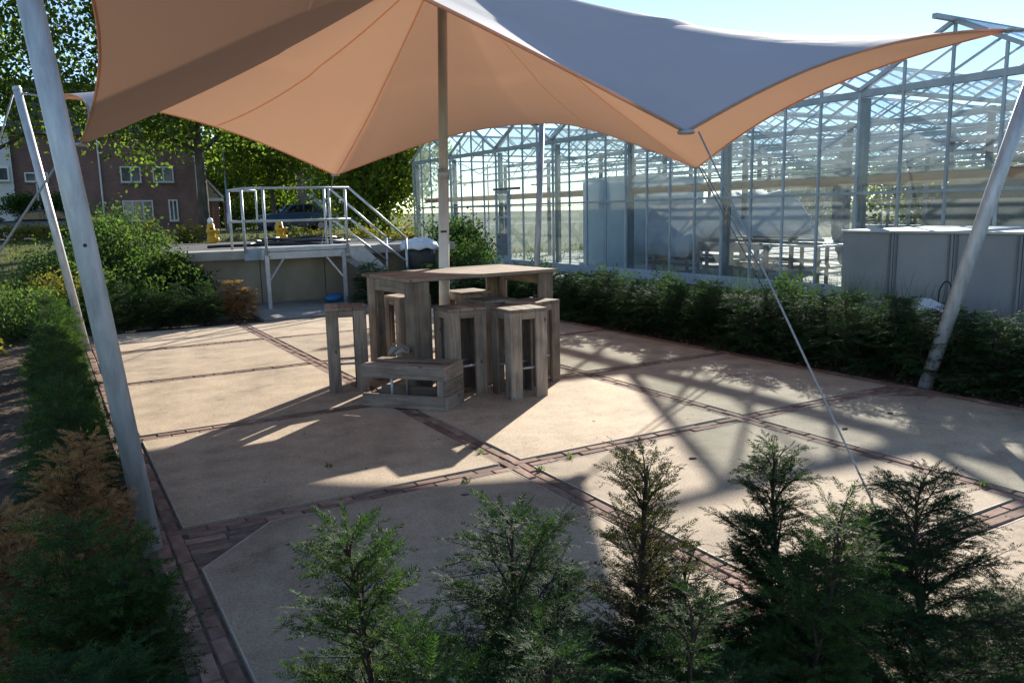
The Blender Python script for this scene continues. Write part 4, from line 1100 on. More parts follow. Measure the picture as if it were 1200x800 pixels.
def shell_points(n_, rx, ry, rz_, rg_, inner=.35, zmin=-1.):
    p = []
    while len(p) < n_:
        v = rg_.normal(0, 1, 3); v /= np.linalg.norm(v); r_ = inner + (1 - inner) * rg_.uniform() ** .6
        v = v * r_
        if v[2] < zmin: continue
        lump = 1 + .18 * math.sin(3.1 * v[0] * 2 + 1.3) * math.cos(2.7 * v[1] * 2) + .12 * math.sin(5 * v[2] + 4 * v[0])
        p.append((v[0] * rx * lump, v[1] * ry * lump, v[2] * rz_ * lump))
    return np.array(p)
def tree(name, label, loc, h, tr_h, crown, ncl, nleaf, size, spread, mat, seed, trunk_r=.22, bark='bark', group='trees beyond the terrace', zmin=-.85):
    rg_ = np.random.default_rng(seed); t_ = thing(name, label, 'tree', loc, 0, group)
    cz_ = tr_h + crown[2] * .75
    c = shell_points(ncl, *crown, rg_, zmin=zmin) + np.array([0, 0, cz_])
    link('crown', np_mesh('crown', leaf_cloud(c, nleaf, spread, size, rg_), 4, mat), t_)
    b = MB(); top = cz_ + crown[2] * .5
    w_ = [rg_.uniform(-.12, .12) for _ in range(6)]
    pts = [(w_[k] * (k > 0), w_[-k] * (k > 0), top * k / 5) for k in range(6)]
    b.tube(pts, [trunk_r * (1.25 if k == 0 else 1 - .15 * k) for k in range(6)], 10)
    for k in range(12):
        e = c[rg_.integers(0, len(c))]; z0 = tr_h * .9 + (top - tr_h) * .6 * k / 12
        s_ = np.array([0, 0, z0]); mid = s_ * .5 + e * .5 + np.array([0, 0, -.1 * crown[2]])
        b.tube([s_, mid, e], [trunk_r * .4, trunk_r * .25, trunk_r * .08], 6, cap=False)
    b.build('trunk', bark, t_, smooth=True)
    return t_
def bush(name, label, loc, r, h, ncl, nleaf, size, mat, seed, group=None, spread=None, cat='shrub', ry=None, stem_mat='yew_bark', droop=.1):
    rg_ = np.random.default_rng(seed); t_ = thing(name, label, cat, loc, 0, group)
    c = shell_points(ncl, r, ry or r, h * .52, rg_, inner=.3, zmin=-.9) + np.array([0, 0, h * .5])
    link('foliage', np_mesh('foliage', leaf_cloud(c, nleaf, spread or .12, size, rg_, droop=droop), 4, mat), t_)
    b = MB()
    for k in range(9):
        e = c[rg_.integers(0, len(c))]; b.tube([(0.02 * k - .09, 0, 0), e * .5 + np.array([0, 0, .05]), e], [.02, .014, .006], 5, cap=False)
    b.build('stem', stem_mat, t_, smooth=True)
    return t_

# ------------------------------------------------------------------ young yews in the foreground
FY = 1.22
def front(px, tip_y, y=FY):
    g0 = ray(px, 500); s = y / g0.y; x = g0.x * s
    p = atY(px, tip_y, y); return Vector((p.x, y, terrain(p.x, y) + .0)), p.z + .035
specs = [
    (405, 604, FY, .32, 86, 'yew_fresh', 'fresh green young yew nearest the left corner pole in the foreground', dict(power=.7, up=.9)),
    (622, 566, FY, .38, 58, 'yew_green', 'dark green young yew with a long drooping left branch in the foreground', dict(power=.6, up=.85, multi=2, lean=(-.03, 0))),
    (756, 516, FY, .32, 62, 'yew_bronze', 'thin bronze brown young yew among the green ones in the foreground', dict(power=.62, up=1.1, bare=.12, multi=2)),
    (920, 508, FY + .06, .40, 76, 'yew_green', 'tallest dark green pointed yew in the foreground', dict(power=.75, multi=2)),
    (968, 584, FY - .16, .36, 56, 'yew_fresh', 'bushy brighter green yew in front of the tallest one', dict(power=.65, multi=2)),
    (1088, 544, FY, .50, 66, 'yew_green', 'open branched yew at the right end of the foreground row', dict(power=.65, up=.75, bare=.03)),
    (480, 758, FY - .22, .30, 38, 'yew_fresh', 'low light tipped yew at the bottom edge left of centre', dict(power=.5)),
    (650, 735, FY - .26, .30, 38, 'yew_green', 'low dark yew at the bottom edge below the drooping one', dict(power=.5)),
    (810, 690, FY - .2, .30, 38, 'yew_green', 'low green yew at the bottom edge between bronze and tallest yew', dict(power=.5)),
    (1185, 690, FY - .05, .34, 38, 'yew_green', 'drooping green yew cut by the right edge of the picture', dict(power=.5, up=.75)),
]
for k, (px, ty, y, Rb, nb, mt_, lab, kw) in enumerate(specs):
    loc, h_ = front(px, ty, y)
    V_, st_ = yew(h_ - .045, Rb, nb, 100 + k, **kw)
    place_yew('young_yew', lab, 'shrub', loc, mt_, V_, st_, 'young yews in the foreground')
# ------------------------------------------------------------------ hedge plants
def hedge_variants(n_, h, Rb, nb, seed, **kw):
    return [yew(h, Rb, nb, seed + k, **kw) for k in range(n_)]
# left row along the paving
left = [((-.01, 2.42), .84, .28, 'yew_fresh', 'big dark green yew in the bottom left corner', {}),
        ((-.06, 1.95), .66, .26, 'yew_green', 'low green yew at the very bottom left edge', {}),
        ((-.03, 3.75), .74, .24, 'yew_dead', 'dead orange brown yew leaning against the near left pole', dict(lean=(.10, 0), bare=.1)),
        ((-.26, 3.3), .64, .26, 'yew_dead', 'dried brown yew behind the big corner yew', dict(bare=.15))]
for k, ((x, y), h_, Rb, mt_, lab, kw) in enumerate(left):
    V_, st_ = yew(h_, Rb, 60, 300 + k, nl=.019, nw=.0035, step=.0065, tw=.022, sec=.04, lens=(.026, .04, .055), power=.55, up=.85, multi=3, **kw)
    place_yew('hedge_yew', lab, 'shrub', (x, y, terrain(x, y)), mt_, V_, st_, 'yews along the left edge of the paving')
hv = hedge_variants(4, .80, .42, 46, 340, nl=.028, nw=.007, step=.013, tw=.04, sec=.07, lens=(.04, .06, .085), power=.45, up=.65, multi=3)
hmesh = [(np_mesh('foliage', v, 3, 'yew_fresh'), s.mesh('stem', 'yew_bark', True)) for v, s in hv]
hmesh_d = [(np_mesh('foliage', v, 3, 'yew_green'), s) for (v, _), (_, s) in zip(hv, hmesh)]
rr_ = random.Random(21)
def hedge_copy(i, loc, label, group, meshes, sc):
    t_ = thing('hedge_yew', label, 'shrub', loc, rr_.uniform(0, 6.28), group); t_.scale = (sc[0], sc[0], sc[1])
    f_, s_ = meshes[i % len(meshes)]; link('foliage', f_, t_); link('stem', s_, t_)
k = 0; y = 4.35
while y < 11.3:
    x = .03 + rr_.uniform(-.06, .03)
    hedge_copy(k, (x, y, terrain(x, y)), f'green yew of the left hedge, {ORD[k]} beyond the near left pole', 'yews of the left hedge', hmesh if k % 3 else hmesh_d, (rr_.uniform(.52, .62), rr_.uniform(.82, 1.0)))
    y += .52; k += 1
# far hedge piece before the tank
for k in range(5):
    hedge_copy(k, (.62 + k * .36, 13.1 + .05 * (k % 2), terrain(0, 13)), f'dark yew in the short hedge left of the tank, {ORD[k]} from the left', 'yews of the far hedge', hmesh_d if k else hmesh, (.72, rr_.uniform(.78, .86)))
# right hedge
y = 3.2; k = 0
while y < 13.6:
    for q in range(2):
        x = 7.0 + q * .42 + rr_.uniform(-.05, .05)
        hedge_copy(k + q, (x, y + .2 * q, terrain(x, y)), (f'yew in the front row of the right hedge, {ORD[k]} from the right' if q == 0 else f'yew in the back row of the right hedge, {ORD[k]} from the right'), 'front row of the right hedge' if q == 0 else 'back row of the right hedge', hmesh_d, (rr_.uniform(.85, 1.05), rr_.uniform(.74, .98) * (.9 if q else 1)))
    y += .5; k += 1
# dead little yew before the tank and yews below the steps
V_, st_ = yew(.62, .36, 46, 390, nl=.028, nw=.007, step=.013, tw=.04, sec=.07, lens=(.04, .06, .085), power=.5, up=.7, multi=3, bare=.05)
place_yew('hedge_yew', 'dead red brown yew standing before the tank wall', 'shrub', (2.62, 13.5, terrain(2, 13)), 'yew_dead', V_, st_)
hedge_copy(1, (5.15, 14.0, terrain(5, 14)), 'dark yew under the steps of the steel platform', 'yews by the steps', hmesh_d, (.95, .95))
hedge_copy(2, (5.75, 13.9, terrain(5, 14)), 'green yew in front of the steps of the platform', 'yews by the steps', hmesh, (.85, .8))
for k in range(5): hedge_copy(k, (6.3 + .12 * k, 13.6 - .0 * k + .35 * k, terrain(6, 14)), f'yew between the steps and the greenhouse, {ORD[k]} from the left', 'yews toward the greenhouse', hmesh_d, (.95, .85))

# shrubs and weeds
bush('feathery_shrub', 'tall feathery light green shrub left of the tank', (1.25, 17.6, terrain(1, 17)), .95, 1.75, 170, 90, .075, 'leaf_shrub', 41, spread=.15)
bush('feathery_shrub', 'lower feathery shrub beside the tall one, behind the left poles', (.35, 16.2, terrain(0, 16)), .8, 1.0, 110, 80, .07, 'leaf_shrub', 42, spread=.15)
bush('leafy_shrub', 'dark leafy shrub against the left end of the tank', (1.85, 15.0, terrain(1, 15)), .62, 1.05, 110, 70, .07, 'leaf_dark', 43, spread=.10)
bush('leafy_shrub', 'dark leafy shrub behind the far hedge left of the tank', (1.0, 14.4, terrain(1, 14)), .7, .75, 90, 70, .07, 'leaf_dark', 44, spread=.10)
bush('leafy_shrub', 'yellow tinged shrub below the steps of the platform', (5.55, 14.05, terrain(5, 14)), .32, .62, 50, 40, .05, 'leaf_yellow', 45, spread=.07)
bush('leafy_shrub', 'pale green shrub growing at the corner of the greenhouse', (9.4, 19.0, terrain(9, 19)), .9, 1.5, 130, 60, .09, 'leaf_shrub', 46, spread=.16)
bush('leafy_shrub', 'grey green shrub right of the covered bin', (8.0, 15.4, terrain(8, 15)), .6, .95, 90, 60, .07, 'leaf_shrub', 47, spread=.12)
for k in range(9):
    x = 9.0 - 0 * k; yy = 6.4 + k * .75
    bush('weed_clump', f'weedy clump behind the right hedge, {ORD[k]} from the right', (8.0 + .25 * math.sin(k * 2.1), yy, -.02), .34, .62 + .16 * math.sin(k * 1.7), 34, 34, .05, 'leaf_shrub' if k % 2 else 'leaf_dark', 60 + k, 'weeds behind the right hedge', spread=.09)

def blades(n_, box, hmin, hmax, wd, rg_, lean=.35, zfun=terrain, keep=None):
    x = rg_.uniform(box[0], box[1], n_); y = rg_.uniform(box[2], box[3], n_)
    if keep is not None:
        k_ = keep(x, y, rg_); x, y = x[k_], y[k_]
    n_ = len(x); z = np.array([zfun(a_, b_) for a_, b_ in zip(x, y)]) - .03
    h_ = rg_.uniform(hmin, hmax, n_); a_ = rg_.uniform(0, 6.283, n_); ln = rg_.uniform(.05, lean, n_) * h_
    ca, sa = np.cos(a_), np.sin(a_); w_ = wd * rg_.uniform(.6, 1.3, n_)
    b0 = np.stack((x - sa * w_, y + ca * w_, z), 1); b1 = np.stack((x + sa * w_, y - ca * w_, z), 1)
    mx_, my_, mz_ = x + ca * ln * .35, y + sa * ln * .35, z + h_ * .6
    m0 = np.stack((mx_ - sa * w_ * .8, my_ + ca * w_ * .8, mz_), 1); m1 = np.stack((mx_ + sa * w_ * .8, my_ - ca * w_ * .8, mz_), 1)
    t0 = np.stack((x + ca * ln - sa * w_ * .08, y + sa * ln + ca * w_ * .08, z + h_), 1); t1 = np.stack((x + ca * ln + sa * w_ * .08, y + sa * ln - ca * w_ * .08, z + h_), 1)
    return np.stack((b0, b1, m1, m0, m0, m1, t1, t0), 1).reshape(-1, 3)
rgb = np.random.default_rng(77)
def dens(x, y, r): return (np.sin(x * 1.7 + y * .6) + np.sin(y * 1.3 - x * .5 + 1) + r.uniform(-1.6, 1.6, len(x))) > -.3
Vg = np.concatenate([blades(26000, (-9, -1.0, 7.5, 22), .12, .42, .007, rgb, keep=dens), blades(16000, (-6, 1.2, 13.6, 24), .1, .35, .008, rgb, keep=dens), blades(24000, (-14, 22, 22, 46), .06, .22, .018, rgb, keep=dens), blades(2600, (-2.2, -.9, 2.5, 8), .05, .22, .005, rgb, keep=dens)])
o = link('meadow', np_mesh('meadow', Vg, 4, 'grass')); stuff(o); o['label'] = 'rough meadow grass and weeds left of the terrace'; o['category'] = 'grass'
Vg = np.concatenate([blades(1500, (7.5, 8.6, 5.0, 8.2), .4, .95, .0035, rgb, lean=.8), blades(700, (7.6, 8.8, 8.2, 13), .25, .62, .0035, rgb, lean=.8), blades(500, (7.6, 8.9, 3, 5), .35, .7, .0035, rgb, lean=.8)])
o = link('tall_grass', np_mesh('tall_grass', Vg, 4, 'leaf_shrub')); stuff(o); o['label'] = 'tall grass standing behind the right hedge'; o['category'] = 'grass'
# broadleaf weed patches in the meadow
for k, (x, y, r_, h_) in enumerate(sorted(((-1.3, 9.2, .4, .4), (-1.6, 10.6, .5, .5), (-1.0, 11.9, .4, .45), (-2.4, 12.6, .9, .6), (-.4, 13.6, .7, .7), (-3.6, 11.2, .8, .5), (-1.6, 15.0, 1.0, .8), (-3.4, 15.4, 1.1, .7), (.2, 14.9, .6, .8)), key=lambda q: math.hypot(q[0], q[1]))):
    bush('weed_clump', f'pale green weed clump in the left meadow, {ORD[k]} nearest', (x, y, terrain(x, y)), r_, h_, int(70 * r_ + 20), 46, .06, 'leaf_shrub' if k % 3 else 'leaf_yellow', 80 + k, 'weeds in the meadow', spread=.1)
# tiny weeds in the joints
for k, (px, py) in enumerate(sorted(((157, 511), (385, 547), (545, 565), (562, 531), (633, 550), (667, 536), (110, 398), (1152, 568)))):
    p_ = G(px, py); b = np.concatenate([blades(22, (p_.x - .025, p_.x + .025, p_.y - .025, p_.y + .025), .012, .035, .0035, rgb, lean=1.6, zfun=lambda a_, b_: .03)])
    o = link('joint_weed', np_mesh('joint_weed', b, 4, 'weed')); tag(o, f'tiny green weed in the paving, {ORD[k]} from the left', 'weed', 'weeds in the paving joints')
# stones and fallen leaves on the slabs
for k, (px, py, s_) in enumerate(sorted(((545, 580, .028), (696, 494, .022), (812, 537, .03), (990, 502, .03), (1043, 484, .03), (300, 474, .016), (230, 414, .016), (274, 452, .014), (700, 387, .03)), key=lambda q: -q[1])):
    p_ = G(px, py); b = MB(); b.lathe([(.2, 0), (.9, .1), (1, .35), (.6, .6), (.1, .7)], 7); me = b.mesh('pebble', 'pebble' if k % 2 == 0 else 'litter', True)
    o = link('pebble', me, None, (p_.x, p_.y, .0), rr_.uniform(0, 6)); o.scale = (s_, s_ * .6, s_ * .45); tag(o, f'small dark fleck lying on a slab, {ORD[k]} nearest to the viewer', 'pebble', 'flecks on the slabs')
Vl = leaf_cloud(np.array([[rr_.uniform(.6, 6.4), rr_.uniform(1.6, 12.4), .006] for _ in range(420)]), 1, (.0, .0, .0), .016, rgb, flat=.93)
o = stuff(link('leaf_litter', np_mesh('leaf_litter', Vl, 4, 'litter'))); o['label'] = 'dry leaf litter scattered on the paving'; o['category'] = 'litter'
Vl = leaf_cloud(np.array([[rr_.uniform(-1.4, .3), rr_.uniform(1.8, 11), terrain(0, 3) + .02] for _ in range(1500)] + [[rr_.uniform(6.7, 7.0), rr_.uniform(2.5, 12), 0.0] for _ in range(700)]), 1, (.0, .0, .01), .03, rgb, flat=.8)
o = stuff(link('soil_litter', np_mesh('soil_litter', Vl, 4, 'litter'))); o['label'] = 'dry litter on the soil under the hedges'; o['category'] = 'litter'

# ------------------------------------------------------------------ houses, cars and trees in the background
HY = 62.0; HG = .69
def hp_(px, py): q = atY(px, py, HY); return q.x, q.z
def window(par, x0, x1, z0, z1, y, n_=2, inner='house_glass', org=(0, 0, 0)):
    fr = MB(); t_ = .09
    for lo, hi in (((x0, z0), (x1, z0 + t_)), ((x0, z1 - t_), (x1, z1)), ((x0, z0 + t_), (x0 + t_, z1 - t_)), ((x1 - t_, z0 + t_), (x1, z1 - t_))):
        fr.box((lo[0], y - .05, lo[1]), (hi[0], y + .05, hi[1]))
    for k in range(1, n_):
        xm = x0 + (x1 - x0) * k / n_; fr.box((xm - .04, y - .045, z0 + t_), (xm + .04, y + .045, z1 - t_))
    me = fr.mesh('window', 'pvc'); me.transform(Matrix.Translation(-Vector(org))); wo = link('window', me, par)
    for k in range(n_):
        xa, xb = x0 + t_ + (x1 - x0 - 2 * t_) * k / n_ + .03, x0 + t_ + (x1 - x0 - 2 * t_) * (k + 1) / n_ - .03
        me = MB().box((xa, y - .01, z0 + t_), (xb, y + .01, z1 - t_)).mesh('pane', 'curtain' if (inner == 'mixed' and k == 0) else 'house_glass'); me.transform(Matrix.Translation(-Vector(org))); link('pane', me, wo)
    me = MB().box((x0 - .06, y - .14, z0 - .07), (x1 + .06, y - .052, z0 - .005)).mesh('sill', 'concrete'); me.transform(Matrix.Translation(-Vector(org))); link('sill', me, wo)
xa, xb = hp_(21, 250)[0], hp_(236, 250)[0]
house = thing('brick_house', 'dark red brick terrace house with white window frames behind the trees', 'house', (xa, HY, HG)); ho = (xa, HY, HG)
def Hb(lo, hi, name, mat, org=ho, par=house, bevel=0):
    me = MB().box(lo, hi).mesh(name, mat, bevel=bevel); me.transform(Matrix.Translation(-Vector(org))); return link(name, me, par)
EV = 7.3
Hb((xa, HY + .06, HG - .3), (xb, HY + 9, EV), 'wall', 'house_brick')
rf = MB(); rf.quadmesh([(xa - .1, HY - .45, EV - .05), (xb + .3, HY - .45, EV - .05), (xb + .3, HY + 4.6, EV + 4), (xa - .1, HY + 4.6, EV + 4), (xa - .1, HY + 9.6, EV - .05), (xb + .3, HY + 9.6, EV - .05)], [(0, 1, 2, 3), (3, 2, 5, 4), (0, 3, 4), (1, 5, 2)])
me = rf.mesh('roof', 'roof_tile'); me.transform(Matrix.Translation(-Vector(ho))); link('roof', me, house)
for (a_, b_, c_, d_, n_, inn) in ((140, 166, 195, 214, 2, ''), (178, 204, 195, 214, 2, ''), (143, 181, 235, 259, 3, 'mixed'), (197, 210, 234, 259, 2, ''), (28, 57, 202, 213.5, 2, ''), (72, 90, 202, 213.5, 2, ''), (28, 50, 236, 259, 2, 'mixed'), (75, 96, 238, 259, 2, '')):
    x0, z1 = hp_(a_, c_); x1, z0 = hp_(b_, d_); window(house, x0, x1, z0, z1, HY, n_, inn, ho)
for px in (46, 121): 
    x0 = hp_(px, 240)[0]; me = MB().tube([(x0, HY - .06, HG), (x0, HY - .06, EV - .2)], .06, 8).mesh('downspout', 'pvc'); me.transform(Matrix.Translation(-Vector(ho))); link('downspout', me, house)
x0 = hp_(234, 240)[0]; Hb((x0 - .12, HY - .08, HG), (x0 + .02, HY + .055, EV - .1), 'corner_board', 'pvc')
# white neighbour at the left edge
xl = hp_(-60, 250)[0]; hl = thing('white_house', 'pale rendered house cut by the left edge behind the parked car', 'house', (xl, HY - .6, HG)); hlo = (xl, HY - .6, HG)
Hb((xl, HY - .5, HG - .3), (xa - .02, HY + 8, EV), 'wall', 'render_white', hlo, hl)
Hb((hp_(2, 1)[0], HY - .56, HG), (xa - .2, HY - .505, HG + 2.3), 'garage_door', 'car_silver', hlo, hl)
x0, z1 = hp_(-20, 196); x1, z0 = hp_(12, 213); window(hl, x0, x1, z0, z1, HY - .56, 2, '', hlo)
me = MB().extrude_y([(xl - .3, EV + .004), (xa + .0, EV + .004), (xa - .0, EV + .3), (xl - .3, EV + .3)], HY - .8, HY + 8.2).mesh('roof', 'roof_tile'); me.transform(Matrix.Translation(-Vector(hlo))); link('roof', me, hl)
# carport with gable at the right of the brick house
x0, x1 = xb + .05, hp_(263, 230)[0]; zg, za_ = 3.0, 5.3
cpz = thing('carport', 'gabled carport with white trim built onto the brick house', 'carport', (x0, HY + .5, HG)); co = (x0, HY + .5, HG)
def Ob(b, name, mat): me = b.mesh(name, mat); me.transform(Matrix.Translation(-Vector(co))); return link(name, me, cpz)
zc_ = hp_(250, 232)[1]; zp = hp_(236, 198)[1]; ze_ = hp_(262, 233)[1]
xm = x0 - .2
Ob(MB().extrude_y([(x0, zc_), (x1 - .3, zc_), (x1 - .3, zc_ + .1), (x0, zp - .15)], HY + .55, HY + .65), 'gable_board', 'beige_board')
Ob(MB().bar((x0, HY + .45, zp), (x1, HY + .45, ze_ + .1), .16, .22, (0, 1, 0)), 'barge_board', 'pvc')
Ob(MB().box((x0, HY + .42, zc_ - .22), (x1, HY + .54, zc_ - .005)), 'fascia', 'pvc')
q = MB(); q.quadmesh([(x0, HY + .3, zp + .12), (x1 + .15, HY + .3, ze_ + .18), (x1 + .15, HY + 6, ze_ + .18), (x0, HY + 6, zp + .12)], [(0, 1, 2, 3)]); o = Ob(q, 'roof', 'roof_tile'); sm_ = o.modifiers.new('thickness', 'SOLIDIFY'); sm_.thickness = .1
Ob(MB().box((x1 - .75, HY + .5, HG - .1), (x1 - .35, HY + .9, zc_ - .225)), 'pier', 'house_brick')
Ob(MB().box((x0, HY + 5, HG - .1), (x1, HY + 5.2, zc_)), 'back_wall', 'panel_rib')
# garden wall beside the carport
wx0, wx1 = hp_(263.5, 250)[0], hp_(275, 250)[0]
gw = thing('garden_wall', 'low brick garden wall to the right of the carport', 'wall', (wx0, HY, HG))
MB().box((0, 0, -.1), (wx1 - wx0, .25, 2.0)).build('wall', 'house_brick', gw); MB().box((-.05, -.04, 2.003), (wx1 - wx0 + .05, .29, 2.08)).build('coping', 'concrete', gw)
# street lamp
lp = atY(268, 262, 56); la = thing('street_lamp', 'thin grey street lamp column beside the carport', 'lamp', (lp.x, 56, HG))
MB().tube([(0, 0, -.1), (0, 0, 1.2), (0, 0, 1.21), (0, 0, 6.6)], [.1, .1, .06, .05], 10).build('column', 'galv_plate', la, smooth=True)
MB().tube([(0, 0, 6.6), (.1, -.2, 6.85), (.15, -.8, 6.95)], .04, 8).build('arm', 'galv_plate', la, smooth=True)
MB().box((.03, -1.35, 6.88), (.27, -.75, 7.0)).build('lamp_head', 'panel_rib', la, bevel=.02)
# shed with corrugated blue grey sheets
s0, s1_ = atY(364, 250, 58).x, atY(396, 250, 58).x
sh = thing('sheet_shed', 'blue grey shed of upright metal sheets behind the parked silver car', 'shed', (s0, 58, HG))
k = 0; x = 0
while x < s1_ - s0:
    MB().box((x + .01, -.02 if k % 2 else .03, -.1), (x + .44, .08, 4.4)).build('wall_sheet', 'shed_blue' if k % 3 else 'white_trim', sh); x += .45; k += 1
MB().box((0, .081, -.1), (s1_ - s0, 3, 4.38)).build('body', 'panel_rib', sh); MB().box((-.2, -.2, 4.405), (s1_ - s0 + .2, 3.2, 4.5)).build('roof', 'panel_rib', sh)

def car(label, loc, rz, paint, group='parked cars', tall=1.0):
    c_ = thing('parked_car', label, 'car', loc, rz, group)
    L = 2.15
    body = [(-L, .38), (-L - .02, .62), (-L + .06, .86 * tall), (-1.55, .95 * tall), (-.9, .98 * tall), (1.6, .98 * tall), (L - .04, .92 * tall), (L + .02, .6), (L - .04, .36), (1.75, .30), (-1.8, .30)]
    b = MB(); b.extrude_y(body, -.86, .86); me = b.mesh('body', paint, False, bevel=.07, seg=3)
    me.polygons.foreach_set('use_smooth', [True] * len(me.polygons)); link('body', me, c_)
    cab = [(-1.0, .975 * tall), (-.35, 1.40 * tall), (.1, 1.46 * tall), (1.15, 1.44 * tall), (1.85, 1.0 * tall), (1.5, .97 * tall)]
    b = MB(); b.extrude_y(cab, -.70, .70); me = b.mesh('cabin', paint, False, bevel=.05, seg=2); link('cabin', me, c_)
    for sy in (-1, 1):
        for poly in ([(-.72, 1.03), (-.28, 1.34), (.32, 1.385), (.32, 1.03)], [(.40, 1.03), (.40, 1.385), (1.02, 1.37), (1.5, 1.03)]):
            b = MB(); ya, yb = sorted((sy * .701, sy * .712)); b.extrude_y([(x_, z_ * tall) for x_, z_ in poly], ya, yb); b.build('side_window', 'car_glass', c_)
    b = MB(); b.quadmesh([(-.985, -.6, 1.02 * tall), (-.985, .6, 1.02 * tall), (-.39, .56, 1.40 * tall), (-.39, -.56, 1.40 * tall)], [(0, 1, 2, 3)]); o = b.build('windscreen', 'car_glass', c_); o.location = (-.025, 0, .012)
    sm_ = o.modifiers.new('thickness', 'SOLIDIFY'); sm_.thickness = .01
    for wx in (-1.32, 1.30):
        for sy in (-1, 1):
            ya, yb = sorted((sy * .66, sy * .885))
            wo = MB().tube([(wx, ya, .32), (wx, yb, .32)], .32, 20).build('wheel', 'tyre', c_)
            MB().tube([(wx, sy * .885, .32), (wx, sy * .895, .32)], .2, 14).build('rim', 'rim', wo)
    for sy in (-1, 1):
        MB().box((-L - .03, sy * .62 - .16, .66), (-L + .12, sy * .62 + .16, .8)).build('headlight', 'lens', c_, bevel=.02)
        MB().box((-.72, sy * .78 - .1, 1.0 * tall), (-.6, sy * .78 + .1, 1.12 * tall)).build('mirror', paint, c_, bevel=.02)
    return c_
cz_ = .705
p_ = atY(44, 270, 49); car('black parked car behind the left tent poles', (p_.x, 49, cz_), 0, 'car_dark')
p_ = atY(-8, 270, 49); car('dark car cut by the left edge of the picture', (p_.x - 1.2, 49.2, cz_), 0, 'car_dark')
p_ = atY(346, 258, 48.6); car('dark blue parked car seen through the platform railing', (p_.x, 48.6, cz_), 0, 'car_blue', tall=1.12)
p_ = atY(385, 258, 51.5); car('silver parked car behind the blue one', (p_.x + .3, 51.5, cz_), 0, 'car_silver', tall=1.05)

tree('deciduous_tree', 'large green tree at the left edge above the poles', (-2.6, 36, .6), 14, 4.2, (4.7, 4.6, 6.4), 400, 62, .23, .55, 'leaf_tree', 11, .32, zmin=-.75)
tree('deciduous_tree', 'large green tree in front of the brick house, trunk by the carport', (atY(237, 250, 38).x, 38, .62), 13, 4.0, (5.2, 4.6, 5.6), 430, 62, .23, .5, 'leaf_tree', 12, .26, zmin=-.7)
tree('deciduous_tree', 'sunlit yellow green tree above the platform railing', (atY(322, 250, 57).x, 57, .69), 11, 3.2, (4.0, 3.6, 4.2), 260, 60, .25, .5, 'leaf_bright', 13, .2, zmin=-.8)
tree('deciduous_tree', 'dense dark tree left of the greenhouse corner', (atY(452, 250, 40).x, 40, .6), 10, 1.2, (3.3, 3.2, 4.4), 250, 64, .2, .42, 'leaf_tree', 14, .2, zmin=-.95)
tree('deciduous_tree', 'broad dark tree behind the steps of the platform', (atY(412, 250, 64).x, 64, .69), 12, 1.6, (4.8, 4.4, 5.4), 300, 60, .27, .55, 'leaf_tree', 15, .25, zmin=-.95)
tree('deciduous_tree', 'pale green tree beyond the carport', (atY(276, 250, 78).x, 78, .69), 9, .8, (4.2, 4.0, 4.0), 240, 40, .42, .6, 'leaf_bright', 16, .25, zmin=-.95)
tree('deciduous_tree', 'far green tree between carport and blue shed', (atY(318, 250, 92).x, 92, .69), 12, 1.5, (6.0, 5.0, 6.5), 260, 40, .5, .75, 'leaf_tree', 17, .3, zmin=-.95)
tree('deciduous_tree', 'green tree filling the gap beside the greenhouse gable', (14.2, 38, .45), 10, 1.5, (2.6, 2.6, 2.6), 160, 44, .28, .42, 'leaf_bright', 18, .2, zmin=-.95)
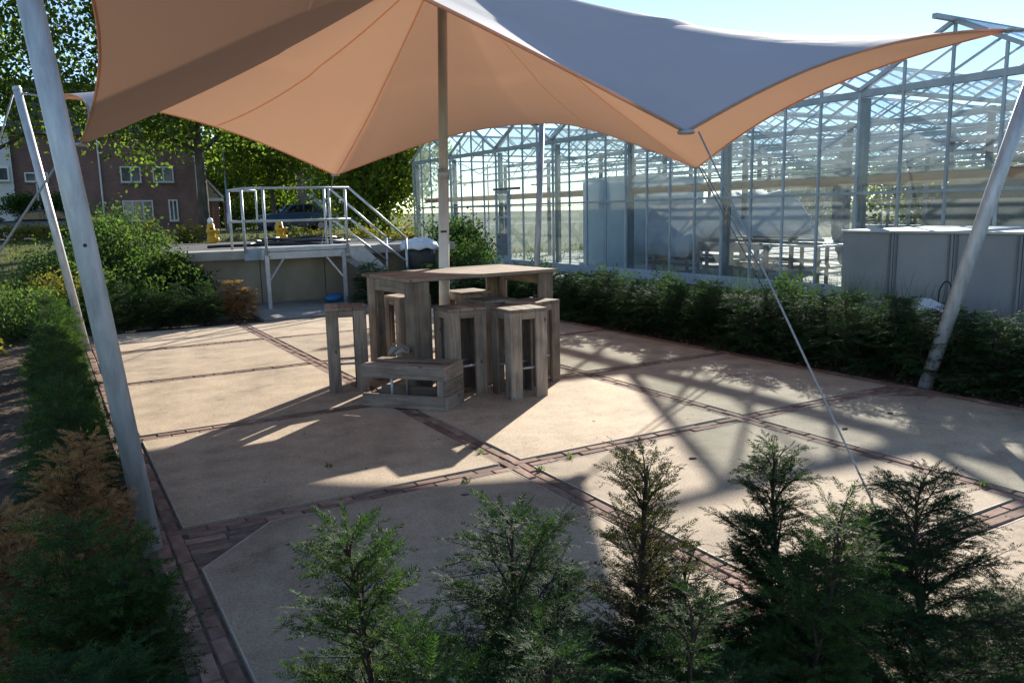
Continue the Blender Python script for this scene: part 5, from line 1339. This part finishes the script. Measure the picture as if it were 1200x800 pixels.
for k, (x, y, s_) in enumerate(((48, 22, .8), (52, 33, .9), (50, 12, .8), (54, 44, .9), (47, 3, .7), (58, 27, 1.0), (60, 17, 1.0))):
    tree('deciduous_tree', ['green tree seen through the greenhouse glass, behind its middle', 'green tree seen through the greenhouse glass, left of the middle', 'green tree seen through the greenhouse glass, above the container', 'green tree seen through the greenhouse glass, far left', 'green tree behind the greenhouse near the right edge', 'farther tree behind the greenhouse left of the cabin', 'farther tree behind the greenhouse above the potting bench'][k], (x, y, .3), 8, .6, (4.2 * s_, 4.6 * s_, 2.4 * s_), 120, 36, .42, .6, 'leaf_bright' if k % 2 else 'leaf_tree', 30 + k, .2, group='trees behind the greenhouse', zmin=-.95)
# topiary balls before the house
for k, px in enumerate((24, 70)):
    p_ = atY(px, 250, 57); tree('topiary_tree', ['round clipped topiary tree before the house, left one', 'round clipped topiary tree before the house, right of the parked car'][k], (p_.x, 57, HG), 3, 1.55, (1.0, 1.0, .55), 60, 50, .14, .2, 'leaf_dark', 50 + k, .05, group='topiary trees')
# low hedges by the street
def low_hedge(label, xa, xb, y, h_, mat, seed, wd=.5, size=.14, z=None):
    rg_ = np.random.default_rng(seed); L = xb - xa; n_ = int(L * 26)
    c = np.stack((rg_.uniform(0, L, n_), rg_.uniform(-wd, wd, n_), rg_.uniform(.05, 1, n_) ** .8 * h_ * (.85 + .2 * np.sin(rg_.uniform(0, 6, n_)))), 1)
    t_ = thing('low_hedge', label, 'hedge', (xa, y, terrain(xa, y) if z is None else z))
    link('foliage', np_mesh('foliage', leaf_cloud(c, 26, .13, size, rg_), 4, mat), t_)
    b = MB()
    for k in range(int(L * 1.5) + 2): 
        x = L * k / (L * 1.5 + 1); b.tube([(x, 0, -.05), (x + .1, .05, h_ * .8)], [.03, .012], 5)
    stuff(b.build('stem', 'yew_bark', t_))
low_hedge('yellow green low hedge behind the platform railing', atY(330, 270, 30).x, atY(490, 270, 30).x, 30, .95, 'leaf_yellow', 71)
low_hedge('mixed yellowing shrubs along the street before the brick house', atY(110, 270, 33).x, atY(236, 270, 33).x, 33, 1.15, 'leaf_yellow', 72)
low_hedge('dry straw coloured planting behind the yellow hydrants', atY(236, 270, 30).x, atY(330, 270, 30).x, 30, .75, 'straw', 73)
low_hedge('dark hedge behind the parked blue car', atY(272, 250, 60).x, atY(365, 250, 60).x, 60, 2.1, 'leaf_dark', 74, size=.2)
low_hedge('yellowing low shrubs under the black parked car', atY(8, 280, 45).x, atY(95, 280, 45).x, 45, .7, 'leaf_yellow', 75)
print('objects', len(bpy.data.objects), 'tris', sum(len(m.polygons) for m in bpy.data.meshes))
